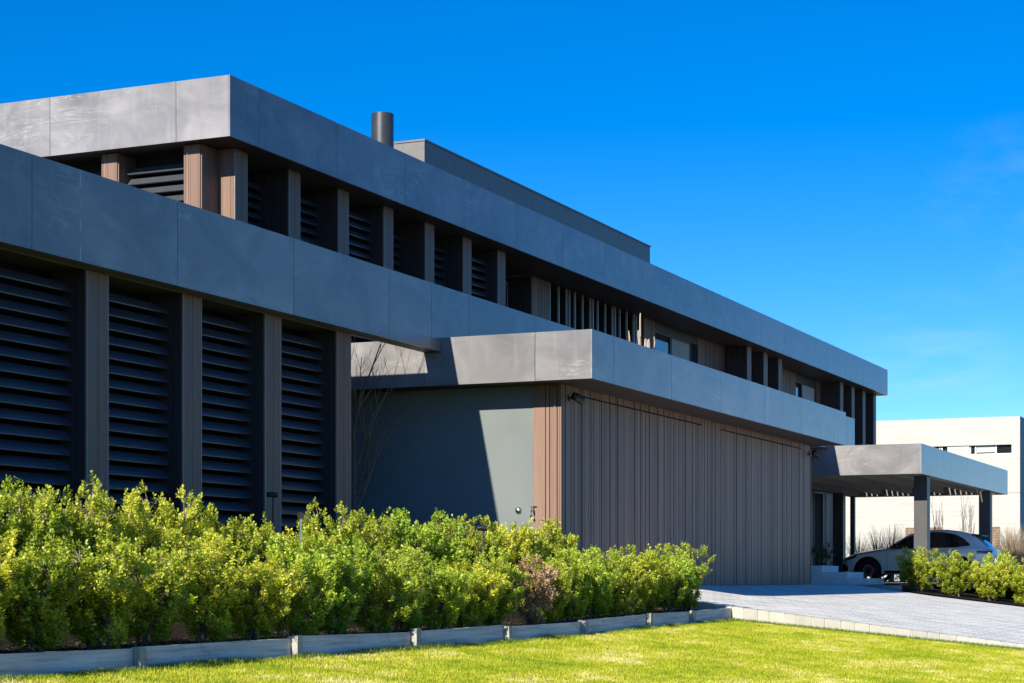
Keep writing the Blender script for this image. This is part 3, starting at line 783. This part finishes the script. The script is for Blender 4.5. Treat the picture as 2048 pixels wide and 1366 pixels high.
while x > 11.2:
    y = 10.95 + rng.uniform(-.1, .1); z = bed_z(x, y) - .02
    s = rng.uniform(1.12, 1.2); sz = s*rng.uniform(1.0, 1.05)*(1.0 + .06*sm(18, 13, x))
    lab = ('yellow-green shrub at the garage end of the rear hedge row' if k == 0 else
           f'yellow-green shrub in the rear hedge row, {ORD[k]} from the garage')
    place(rng.randrange(7), (x, y, z), rng.uniform(0, 6.28), (s, s, sz), lab, 'rear row hedge shrubs')
    x -= rng.uniform(.74, .86); k += 1
# hedge on the far side of the driveway
y = 9.6; k = 0
while y > 2.5:
    x = 45.65 + rng.uniform(-.12, .12); s = rng.uniform(1.1, 1.28)
    lab = ('bushy shrub beyond the driveway, nearest the entry steps' if k == 0 else
           f'bushy shrub edging the far side of the driveway, {ORD[k]} from the entry steps')
    place(rng.randrange(7), (x, y, drive_z(x, y)), rng.uniform(0, 6.28), (s*1.24, s*1.24, s*.9), lab, 'shrubs across the driveway')
    y -= rng.uniform(.74, .86); k += 1
y = 8.1; k = 0
while y > 2.5:
    x = 47.6 + rng.uniform(-.2, .2); s = rng.uniform(1.05, 1.25)
    place(rng.randrange(7), (x, y, drive_z(x, y)), rng.uniform(0, 6.28), (s, s, s), f'shrub behind the driveway hedge beside the carport, {ORD[k]} from the post', 'shrubs beside the carport')
    y -= rng.uniform(.85, 1.0); k += 1
# darker shrubs in the courtyard and beside the door
for i, (x, y, s, lab) in enumerate(((24.6, 12.9, .95, 'dark green shrub in the courtyard beside the last louvre column'), (25.35, 12.6, .85, 'low dark green shrub against the grey garage wall'),
                                  (25.9, 12.2, .7, 'small dark green shrub at the foot of the grey wall'))):
    t = make_shrub('shrub', lab, 200 + i, cat='shrub', mat='leaf2'); t.location = (x, y, -.22); t.scale = (s, s, s)
t = make_shrub('shrub', 'dark shrub on the landing beside the entry door', 210, mat='leaf2', shoots=300); t.location = (48.0, 12.62, .3); t.scale = (.9, .9, .75)

# ------------------------------------------------------------------ bare trees
def bare_tree(name, label, loc, h, seed, mat='twig', spread=.42, r0=.03, levels=4, group=None, upright=.5):
    t = thing(name, label, 'tree', loc, 0, group); rr = random.Random(seed); tr = MB(); br = MB()
    def grow(p, d, L, r, lev):
        pts = [p]; q = p.copy(); dd = d.copy(); n = 4
        for i in range(n):
            dd = (dd + Vector((rr.uniform(-1,1), rr.uniform(-1,1), rr.uniform(-.3,.8)*upright))*.13).normalized()
            q = q + dd*(L/n); pts.append(q.copy())
        rad = [r*(1 - .55*i/n) for i in range(n+1)]
        (tr if lev == 0 else br).tube(pts, rad, 6 if lev < 2 else 4, cap=False)
        if lev >= levels: return
        for k in range(rr.randint(3, 4) if lev else 6):
            i = rr.randint(1 if lev else 2, n); b = pts[i]; a = rr.uniform(0, 6.28)
            out = Vector((math.cos(a), math.sin(a), 0))
            nd = (dd*(1-spread) + out*spread + Vector((0,0,.3*upright))).normalized()
            grow(b, nd, L*rr.uniform(.42, .62), rad[i]*.68, lev+1)
    grow(Vector((0,0,-.1)), Vector((rr.uniform(-.05,.05), rr.uniform(-.05,.05), 1)), h*.55, r0, 0)
    tr.build('trunk', M[mat], t); br.build('crown', M[mat], t)
    return t
bare_tree('bare_tree', 'slim leafless tree in the courtyard beside the louvred wing', (X_at(712, 13.75), 13.75, -.2), 4.7, 21, spread=.34, r0=.06)
bare_tree('bare_tree', 'small leafless sapling low against the dark garage wall', (X_at(716, 13.5), 13.5, -.2), 2.9, 9, spread=.42, r0=.024, levels=3)
for i, (px, h) in enumerate(((1868, 3.8), (1888, 3.4), (1925, 4.3), (1940, 3.9))):
    X = 76.; bare_tree('bare_tree', ('leafless upright tree just right of the front carport post', 'thin leafless tree second from the front carport post',
        'tall leafless upright tree behind the car roof', 'leafless tree nearest the far carport post')[i], (X, Y_at(px, X), 0), h, 30 + i, spread=.16, r0=.03, levels=3, upright=1.5, group='bare trees by the white house')

# ------------------------------------------------------------------ grass clumps behind the carport
def clump(name, label, loc, h, seed, mat, n=160, spread=.55, group=None, wd=.014):
    g = np.random.default_rng(seed); a = g.uniform(0, 2*np.pi, n); s = g.random(n)**.7*spread
    L = h*g.uniform(.6, 1.05, n); segs = 4; V = []; Q = []; T = []
    for i in range(n):
        o = np.array([np.cos(a[i]), np.sin(a[i]), 0.]); sd = np.array([-o[1], o[0], 0.]); p = o*g.random()*.12; tt = g.random()
        for k in range(segs+1):
            u = k/segs; c = p + o*(s[i]*L[i]*u*u) + np.array([0,0,L[i]*u*(1 - .18*s[i]*u)]); w = wd*(1-u*.85)
            V += [c - sd*w, c + sd*w]
            if k: b = len(V) - 4; Q.append((b, b+1, b+3, b+2)); T.append(tt)
    me = mesh_from_arrays(name, np.array(V), np.array(Q), np.array(T), M[mat])
    o = bpy.data.objects.new(name, me); COL.objects.link(o); o.location = loc
    return tag(o, label, 'grass clump', group)
gc = [(1672, 'spike', 1.5, 'spiky grass clump left of the back carport posts'), (1716, 'spike', 1.8, 'spiky grass clump beside the thin back post'),
      (1757, 'spike', 2.0, 'grey spiky grass clump above the car bonnet'), (1783, 'spike', 2.15, 'tall grey spiky grass clump above the windscreen'),
      (1806, 'spike', 1.95, 'spiky grass clump left of the front carport post'), (1985, 'straw', 1.6, 'dry straw grass clump behind the far carport post'),
      (2018, 'straw', 2.0, 'dry straw grass clump right of the far carport post'), (2036, 'straw', 2.1, 'dry straw grass clump at the right edge'), (2054, 'straw', 2.0, 'dry straw grass clump furthest right by the white house')]
for i, (px, mt, h, lab) in enumerate(gc):
    X = 67.5; clump('grass_clump', lab, (X, Y_at(px, X), -.05), h, 40 + i, mt, 260 if mt == 'straw' else 170, .5 if mt == 'spike' else .6, 'grass clumps by the white house')
clump('grass_clump', 'green leafy clump low beyond the car bonnet', (66, Y_at(1728, 66), -.05), 1.35, 60, 'spike', 200, .7)
fn = thing('fence', 'low brown slatted fence in front of the white house', 'fence', (84, 15, 0))
for a, b in ((1811, 1884), (1962, 2000)):
    m = MB(); y0, y1 = Y_at(b, 84), Y_at(a, 84); z = .0
    while z < 2.3: m.box(84, 84.04, y0, y1, z, z + .1); z += .112
    m.build('panel', M['rust'], fn, (84, 15, 0))

# ------------------------------------------------------------------ small fittings
def wall_light(label, loc):
    t = thing('wall_light', label, 'light', loc, 0, 'black wall spotlights on the garage'); o = (0,0,0)
    MB().tube([(0,0,0),(0,-.03,0)], .05, 14).build('base_plate', M['lampblack'], t)
    MB().tube([(0,-.03,0),(0,-.09,-.01)], .016, 8).build('arm', M['lampblack'], t)
    MB().tube([(-.06,-.1,.03),(-.03,-.12,.02),(.12,-.17,-.03)], [.05,.062,.068], 16).build('lamp_head', M['lampblack'], t)
wall_light('black spotlight on the batten wall at the left garage corner', (gw_x + .28, gw_y - .002, 2.80))
wall_light('black spotlight on the batten wall at the right garage corner', (gw_x1 - .12, gw_y - .002, 2.80))
def garden_light(label, x, y, z0, top, rz, mat='steel'):
    t = thing('garden_light', label, 'light', (x, y, z0), rz, 'garden spotlights on stakes')
    MB().tube([(0,0,-.1),(0,0,top)], .011, 8).build('stake', M[mat], t)
    MB().tube([(-.075,0,top+.015),(-.02,0,top+.02),(.05,0,top+.012)], [.034,.036,.036], 14).build('lamp_head', M['lampblack'], t)
def glight(label, px, py, y, rz, mat='steel'):
    x = X_at(px, y); D = CA*x + SA*y; zt = (1161 - py)*D/F; z0 = bed_z(x, y)
    garden_light(label, x, y, z0, zt - z0, rz, mat)
glight('black spotlight on a steel stake standing above the hedge', 601, 1034, 10.1, .5)
glight('black spotlight on a stake in the hedge before the grey wall', 966, 1059, 10.1, -1.1, 'post')
glight('dark spotlight at the foot of the third louvre column', 546, 992, 12.75, -.6, 'lampblack')
# tap and round outlet on the sunlit grey wall (facing -X)
wx = gw_x + .01
def wallpt(px, py):
    y = Y_at(px, wx); D = CA*wx + SA*y; return (wx, y, (1161 - py)*D/F)
p = wallpt(1037, 1021)
m = MB(); m.tube([(-.0,0,0),(-.02,0,0),(-.04,0,0)], [.055,.05,.025], 20); o = m.build('wall_outlet', M['steel'], None, (0,0,0), True); o.location = p
tag(o, 'round chrome wall outlet on the sunlit grey garage wall', 'outlet')
p = wallpt(1068, 1022); t = thing('garden_tap', 'small chrome garden tap on the grey wall near the brown battens', 'tap', p)
MB().tube([(0,0,.02),(-.07,0,.02),(-.1,0,.0),(-.11,0,-.07)], [.015,.016,.016,.013], 10).build('spout', M['steel'], t)
m = MB(); m.tube([(-.05,0,.03),(-.05,0,.075)], .009, 8); m.tube([(-.05,-.05,.08),(-.05,.05,.08)], .01, 8); m.build('handle', M['steel'], t)
MB().tube([(-.11,0,-.072),(-.11,0,-.11)], .017, 10).build('hose_end', M['lampblack'], t)
# white box planter glimpsed in the courtyard
m = MB(); m.box(24.1, 24.75, 13.5, 14.1, -.2, .72); o = m.build('planter_box', M['white'], None, (24.4, 13.8, -.2)); tag(o, 'white planter box half hidden behind the last column', 'planter')
# bare stems of a potted plant on the terrace parapet
px_, py_ = X_at(1283, 13.3), 13.3
pt = thing('potted_plant', 'leafless pale stems of a potted plant on the terrace', 'plant', (px_, py_, UFZ - .05))
m = MB(); rr = random.Random(12)
for k in range(9):
    dx, dy = rr.uniform(-.5, .6), rr.uniform(-.12, .12); h = rr.uniform(1.3, 1.5) if k else 1.9
    m.tube([(dx*.2,dy*.2,.35),(dx*.75,dy,.75),(dx,dy,h-.1),(dx+rr.uniform(-.04,.04),dy,h)], [.024,.019,.016,.011], 7)
m.build('stems', M['pale_twig'], pt)
MB().tube([(0,0,0),(0,0,.06),(0,0,.42)], [.2,.22,.27], 24).build('pot', M['dark'], pt)

# ------------------------------------------------------------------ parked car (nose towards +Y, body built nose at -x local)
def build_car(loc, rz):
    t = thing('parked_car', 'sage grey SUV with black wheels and red calipers under the carport', 'car', loc, rz)
    Lc = 4.70
    # local: u along the car from nose (0) to tail (Lc); y = side; z up.  side facing the photo is -y
    ip = lambda xs, ys, x: float(np.interp(x, xs, ys))
    TOP_U = [0, .04, .15, .45, .9, 1.32, 1.5, 1.75, 2.1, 2.4, 2.8, 3.2, 3.6, 3.9, 4.1, 4.3, 4.5, 4.62, 4.70]
    TOP_Z = [.56, .70, .80, .91, .99, 1.05, 1.10, 1.27, 1.48, 1.575, 1.615, 1.61, 1.56, 1.49, 1.41, 1.24, 1.06, .98, .80]
    BELT_U = [0, .04, .15, .45, .9, 1.35, 1.8, 2.6, 3.4, 3.9, 4.3, 4.62, 4.70]
    BELT_Z = [.50, .62, .72, .83, .905, .965, 1.0, 1.02, 1.045, 1.05, 1.0, .93, .74]
    W_U = [0, .06, .25, .6, 1.0, 2.0, 3.0, 3.7, 4.2, 4.55, 4.70]; W_H = [.60, .72, .86, .93, .955, .945, .95, .965, .93, .85, .74]
    WR_U = [0, 1.2, 1.5, 2.0, 2.6, 3.4, 4.0, 4.35, 4.7]; WR_H = [.60, .76, .72, .60, .575, .57, .56, .60, .66]
    wheels = (.90, 3.71); RW = .365; RA = .43; ZC = .36
    def zlow(u):
        z = .26 if .25 < u < 4.5 else .26 + (.12*(1 - u/.25) if u <= .25 else .14*(u-4.5)/.2)
        for c in wheels:
            if abs(u-c) < RA: z = max(z, ZC + math.sqrt(RA*RA - (u-c)**2))
        return z
    def sec(u):
        w = ip(W_U, W_H, u); zb = ip(BELT_U, BELT_Z, u); zt = ip(TOP_U, TOP_Z, u); wr = min(w - .04, ip(WR_U, WR_H, u)); zl = min(zlow(u), zb - .04)
        pts = []
        for f in (0, .18, .38, .58, .74, .88):
            z = zl + (zb - zl)*f; bulge = w*(1 - .035*max(0, (.45 - (z-.26)/.75))**1 ) - .03*(1-math.cos((f-.62)*1.6)) ; pts.append((bulge, z))
        pts.append((w - .022, zb - .012)); pts.append((w - .055, zb + .008))
        for f in (.3, .62, .88): pts.append(((w-.065) + (wr - (w-.065))*f, zb + .008 + (zt - .035 - zb)*f if zt - zb > .08 else zb + (zt - zb)*f*.8))
        pts.append((wr - .03, zt - .028 if zt-zb > .08 else zb + (zt-zb)*.85)); pts.append((wr*.66, zt - .008)); pts.append((wr*.33, zt - .001)); pts.append((0., zt))
        return pts
    us_ = sorted(set([round(x, 3) for x in np.linspace(0, Lc, 64)] + [0.02, .05, .09] + [round(c + RA*math.cos(a), 3) for c in wheels for a in np.linspace(0, math.pi, 17)] + [Lc - .03]))
    m = MB(); secs = [sec(u) for u in us_]; k = len(secs[0])
    for u, s in zip(us_, secs):
        full = [(u, -y, z) for y, z in s] + [(u, y, z) for y, z in s[-2::-1]]
        m.v += full
    n = 2*k - 1
    for i in range(len(us_)-1):
        for j in range(n-1): m.f.append((i*n+j, (i+1)*n+j, (i+1)*n+j+1, i*n+j+1))
    m.f.append(tuple(range(n))[::-1]); b = (len(us_)-1)*n; m.f.append(tuple(b+j for j in range(n)))
    body = m.build('body', M['car'], t, smooth=True)
    MB().box(.3, 4.5, -.78, .78, .24, .5).build('underbody', M['rubber'], t)
    def side_y(u, z):
        s = sec(u); ys = [p[0] for p in s]; zs = [p[1] for p in s]; i = 0
        best = ys[0]
        for a in range(len(s)-1):
            z0, z1 = zs[a], zs[a+1]
            if z0 <= z <= z1 and z1 > z0: best = ys[a] + (ys[a+1]-ys[a])*(z-z0)/(z1-z0)
        return best
    def side_patch(name, outline, mat, off=.006, parent=None, sides=(-1, 1)):
        m = MB()
        for sgn in sides:
            # strips between lower and upper outline for smooth curvature
            for (u0, a0, b0), (u1, a1, b1) in zip(outline[:-1], outline[1:]):
                nz = 4
                for q in range(nz):
                    f0, f1 = q/nz, (q+1)/nz
                    P = []
                    for u, z in ((u0, a0+(b0-a0)*f0), (u1, a1+(b1-a1)*f0), (u1, a1+(b1-a1)*f1), (u0, a0+(b0-a0)*f1)):
                        P.append((u, sgn*(side_y(u, z) + off), z))
                    m.poly(P if sgn > 0 else P[::-1])
        return m.build(name, mat, parent or t)
    # side glass: front door, rear door, quarter
    lo = lambda u: ip([1.55, 2.6, 3.6, 3.95], [1.03, 1.045, 1.075, 1.12], u)
    hi = lambda u: ip([1.55, 1.75, 2.05, 2.35, 2.7, 3.1, 3.5, 3.75, 3.95], [1.04, 1.16, 1.345, 1.455, 1.505, 1.505, 1.435, 1.32, 1.14], u)
    for a, b in ((1.56, 2.52), (2.60, 3.38), (3.44, 3.94)):
        for sg in (-1, 1): side_patch('side_window', [(u, lo(u), max(lo(u)+.004, hi(u))) for u in np.linspace(a, b, 12)], M['carglass'], sides=(sg,))
    for sg in (-1, 1): side_patch('window_surround', [(u, lo(u)-.018, hi(u)+.02) for u in np.linspace(1.52, 3.97, 26)], M['rim'], off=.003, sides=(sg,))
    # windscreen and rear window follow the centre profile
    def centre_patch(name, u0, u1, w0, w1, mat, off=.006, n=8):
        m = MB()
        prof = []
        for u in np.linspace(u0, u1, n):
            f = (u-u0)/(u1-u0); s = sec(u); prof.append((u, w0 + (w1-w0)*f, s))
        def pt(u, y, s):
            ys = [p[0] for p in s][::-1]; zs = [p[1] for p in s][::-1]; return (u, y, float(np.interp(abs(y), ys, zs)) + off)
        for (ua, wa, sa), (ub, wb, sb) in zip(prof[:-1], prof[1:]):
            for j in range(6):
                f0, f1 = j/6*2-1, (j+1)/6*2-1
                m.poly([pt(ua, wa*f0, sa), pt(ua, wa*f1, sa), pt(ub, wb*f1, sb), pt(ub, wb*f0, sb)][::-1])
        return m.build(name, mat, t)
    centre_patch('windscreen', 1.42, 2.22, .66, .54, M['carglass'])
    centre_patch('rear_window', 4.08, 4.47, .52, .60, M['carglass'], off=.012)
    # roof spoiler over the rear window
    m = MB(); m.prism([(3.98,-.56,1.475),(4.27,-.54,1.425),(4.29,-.54,1.395),(4.02,-.56,1.42)], (0,0,0), (0,1.12,0)); m.build('spoiler', M['rim'], t)
    # tail lights, rear bumper, headlights, grille, mirrors, handles
    for sg in (-1, 1): side_patch('tail_light', [(u, .86, .945) for u in np.linspace(4.2, 4.62, 8)], M['lens'], off=.01, sides=(sg,))
    m = MB()
    for j in range(10):
        y0, y1 = -.74 + j*.148, -.74 + (j+1)*.148; e = lambda y: 4.70 - .09*(abs(y)/.74)**2.4
        m.poly([(e(y0)+.012,y0,.83),(e(y1)+.012,y1,.83),(e(y1)+.012,y1,.90),(e(y0)+.012,y0,.90)])
    m.build('light_bar', M['lens'], t)
    for sg in (-1, 1): side_patch('headlight', [(.10, .62, .70), (.2, .655, .765), (.32, .69, .80), (.45, .735, .82), (.55, .78, .835)], M['lampglass'], off=.01, sides=(sg,))
    for sg in (-1, 1): side_patch('air_intake', [(.05, .34, .56), (.12, .33, .57), (.2, .34, .55), (.27, .36, .47)], M['rim'], off=.008, sides=(sg,))
    m = MB(); m.box(-.012, .05, -.5, .5, .3, .56); m.build('grille', M['rim'], t)
    for sgn in (-1, 1):
        m = MB(); m.tube([(1.78, sgn*.9, 1.04), (1.80, sgn*1.0, 1.08)], .03, 8); m.tube([(1.70, sgn*1.03, 1.1),(1.76, sgn*1.04, 1.105),(1.86, sgn*1.03, 1.1)], [.055,.085,.07], 12)
        m.build('mirror', M['rim'], t, smooth=True)
        for u in (2.35, 3.3):
            m = MB(); yy = side_y(u, .93) + .012; m.obox((u, sgn*yy, .93), (.11,0,.004), (0,.014,0), (0,0,.013)); m.build('door_handle', M['car'], t)
    # door seams and sill trim
    m = MB()
    for u0, u1, zb, zt_ in ((1.50, 1.50, .40, 1.02), (2.56, 2.56, .34, 1.045), (3.30, 3.52, .55, 1.06)):
        for q in range(8):
            f0, f1 = q/8, (q+1)/8; za, zb2 = zb + (zt_-zb)*f0, zb + (zt_-zb)*f1; ua, ub = u0+(u1-u0)*f0, u0+(u1-u0)*f1
            P = [(ua-.005, -side_y(ua, za)-.003, za), (ua+.005, -side_y(ua, za)-.003, za), (ub+.005, -side_y(ub, zb2)-.003, zb2), (ub-.005, -side_y(ub, zb2)-.003, zb2)]; m.poly(P)
    m.build('door_seam', M['rubber'], t)
    for sg in (-1, 1): side_patch('sill_trim', [(u, .27, .36) for u in np.linspace(1.4, 3.2, 10)], M['rim'], off=.006, sides=(sg,))
    for c in wheels:
        for sgn in (-1, 1):
            y0 = sgn*.93; y1 = sgn*.70
            m = MB(); prof = [(.255, y0-sgn*.01), (.335, y0-sgn*.0), (.36, y0-sgn*.03), (.365, (y0+y1)/2), (.36, y1+sgn*.03), (.3, y1)]
            seg = 32
            for r, y in prof:
                for k2 in range(seg): a = 2*math.pi*k2/seg; m.v.append((c + r*math.cos(a), y, ZC + r*math.sin(a)))
            for i in range(len(prof)-1):
                for k2 in range(seg):
                    p = i*seg + k2; q = i*seg + (k2+1) % seg; m.f.append((p, q, q+seg, p+seg) if sgn < 0 else (p, p+seg, q+seg, q))
            w = m.build('wheel', M['rubber'], t, smooth=True)
            r_ = MB()
            for k2 in range(10):
                a = 2*math.pi*k2/10; d = Vector((math.cos(a), 0, math.sin(a))); s_ = Vector((-math.sin(a), 0, math.cos(a)))
                r_.obox(Vector((c, y0 - sgn*.03, ZC)) + d*.14, d*.115, Vector((0, .012, 0)), s_*.014)
            r_.tube([(c, y0-sgn*.05, ZC), (c, y0-sgn*.01, ZC)], .045, 14)
            ring = [(c + .25*math.cos(2*math.pi*q/28), y0 - sgn*.015, ZC + .25*math.sin(2*math.pi*q/28)) for q in range(29)]
            r_.tube(ring, .012, 6, cap=False)
            r_.build('rim', M['rim'], w)
            MB().tube([(c, y0-sgn*.10, ZC), (c, y0-sgn*.085, ZC)], .19, 28).build('brake_disc', M['steel'], w)
            arc = [(c + .165*math.cos(a), y0-sgn*.07, ZC + .165*math.sin(a)) for a in np.linspace(-.9, .9, 7)]
            MB().tube(arc, .038, 8).build('caliper', M['red'], w)
            la = MB(); arc = [(c + (RA-.004)*math.cos(a), ZC + (RA-.004)*math.sin(a)) for a in np.linspace(-.1, math.pi+.1, 20)]
            for (ua, za), (ub, zb2) in zip(arc[:-1], arc[1:]): la.quad((ua, sgn*.92, za), (ub, sgn*.92, zb2), (ub, sgn*.55, zb2), (ua, sgn*.55, za))
            la.poly([(u, sgn*.56, z) for u, z in arc]); la.build('arch_liner', M['rubber'], t)
    return t
# nose points to +Y; local u axis -> -Y, local -y (photo side) -> -X
build_car((57.5 + .95, 14.58, -.055), -math.pi/2)

# ------------------------------------------------------------------ lawn blades and mulch chips
def lawn_blades():
    g = np.random.default_rng(5); N = 620000
    x = g.uniform(9.3, 27.42, N); y = g.uniform(2.2, YS - .045, N)
    D = CA*x + SA*y; lat = SA*x - CA*y; px = 1024 + F*lat/D
    z = -.68 + .075*np.clip((x-18)/9, 0, 1)**2*(3 - 2*np.clip((x-18)/9, 0, 1)) - .09*(YS - y)
    py = 1161 - F*z/D
    keep = (px > -60) & (px < 2110) & (py < 1400); x, y, z = x[keep], y[keep], z[keep]; n = len(x)
    h = g.uniform(.012, .034, n); a = g.uniform(0, 2*np.pi, n); w = g.uniform(.0026, .005, n)
    tilt = g.uniform(0, .9, n); b = g.uniform(0, 2*np.pi, n)
    p = np.stack([x, y, z - .004], 1); s = np.stack([np.cos(a), np.sin(a), np.zeros(n)], 1)*w[:,None]
    tip = p + np.stack([np.cos(b)*tilt*h, np.sin(b)*tilt*h, h], 1)
    v = np.stack([p - s, p + s, tip], 1).reshape(-1, 3); q = np.arange(3*n).reshape(-1, 3)
    me = mesh_from_arrays('grass', v, q, g.random(n), M['grass'])
    o = bpy.data.objects.new('grass', me); COL.objects.link(o)
    tag(o, 'short sunlit lawn grass with dry yellow patches', 'grass', kind='stuff')
lawn_blades()
def edge_blades():
    "longer, greener blades the mower misses along the timber and the kerb"
    g = np.random.default_rng(15); n = 26000
    x = np.concatenate([g.uniform(9.3, 27.4, n), 27.43 - np.abs(g.normal(size=9000))*.05])
    y = np.concatenate([YS - .03 - np.abs(g.normal(size=n))*.07, g.uniform(2.2, YS, 9000)]); n = len(x)
    z = -.68 + .075*np.clip((x-18)/9, 0, 1)**2*(3 - 2*np.clip((x-18)/9, 0, 1)) - .09*(YS - y)
    lump = .5 + .5*np.sin(x*3.1 + np.sin(x*1.3)*2)
    h = g.uniform(.02, .05, n)*(.7 + .7*lump); a = g.uniform(0, 2*np.pi, n); w = g.uniform(.003, .005, n); b = g.uniform(0, 2*np.pi, n); tilt = g.uniform(0, .8, n)
    p = np.stack([x, y, z - .004], 1); s = np.stack([np.cos(a), np.sin(a), np.zeros(n)], 1)*w[:,None]
    tip = p + np.stack([np.cos(b)*tilt*h, np.sin(b)*tilt*h, h], 1)
    v = np.stack([p - s, p + s, tip], 1).reshape(-1, 3); q = np.arange(3*n).reshape(-1, 3)
    me = mesh_from_arrays('grass', v, q, g.random(n), M['edge_grass']); o = bpy.data.objects.new('grass', me); COL.objects.link(o)
    tag(o, 'longer green grass fringe along the timber edging and stone kerb', 'grass', kind='stuff')
edge_blades()
def chips():
    g = np.random.default_rng(8); n = 9000
    x = g.uniform(9.5, 27.3, n); y = g.uniform(YS + .07, 9.6, n); z = np.array([bed_z(a, b) for a, b in zip(x, y)]) + .006
    p = np.stack([x, y, z], 1); a = g.uniform(0, 6.28, n); ax = norm(np.stack([np.cos(a), np.sin(a), g.normal(size=n)*.25], 1))
    sd = norm(np.cross(ax, np.array([0,0,1.]) + g.normal(size=(n,3))*.3))
    v, q = leaf_quads(g, p, ax, sd, g.uniform(.02, .06, n), g.uniform(.008, .025, n))
    me = mesh_from_arrays('mulch', v, q, g.random(n)*.7, M['chip']); o = bpy.data.objects.new('mulch', me); COL.objects.link(o)
    tag(o, 'dark bark mulch and fallen leaves under the hedge', 'mulch', kind='stuff')
chips()
bpy.context.view_layer.update()
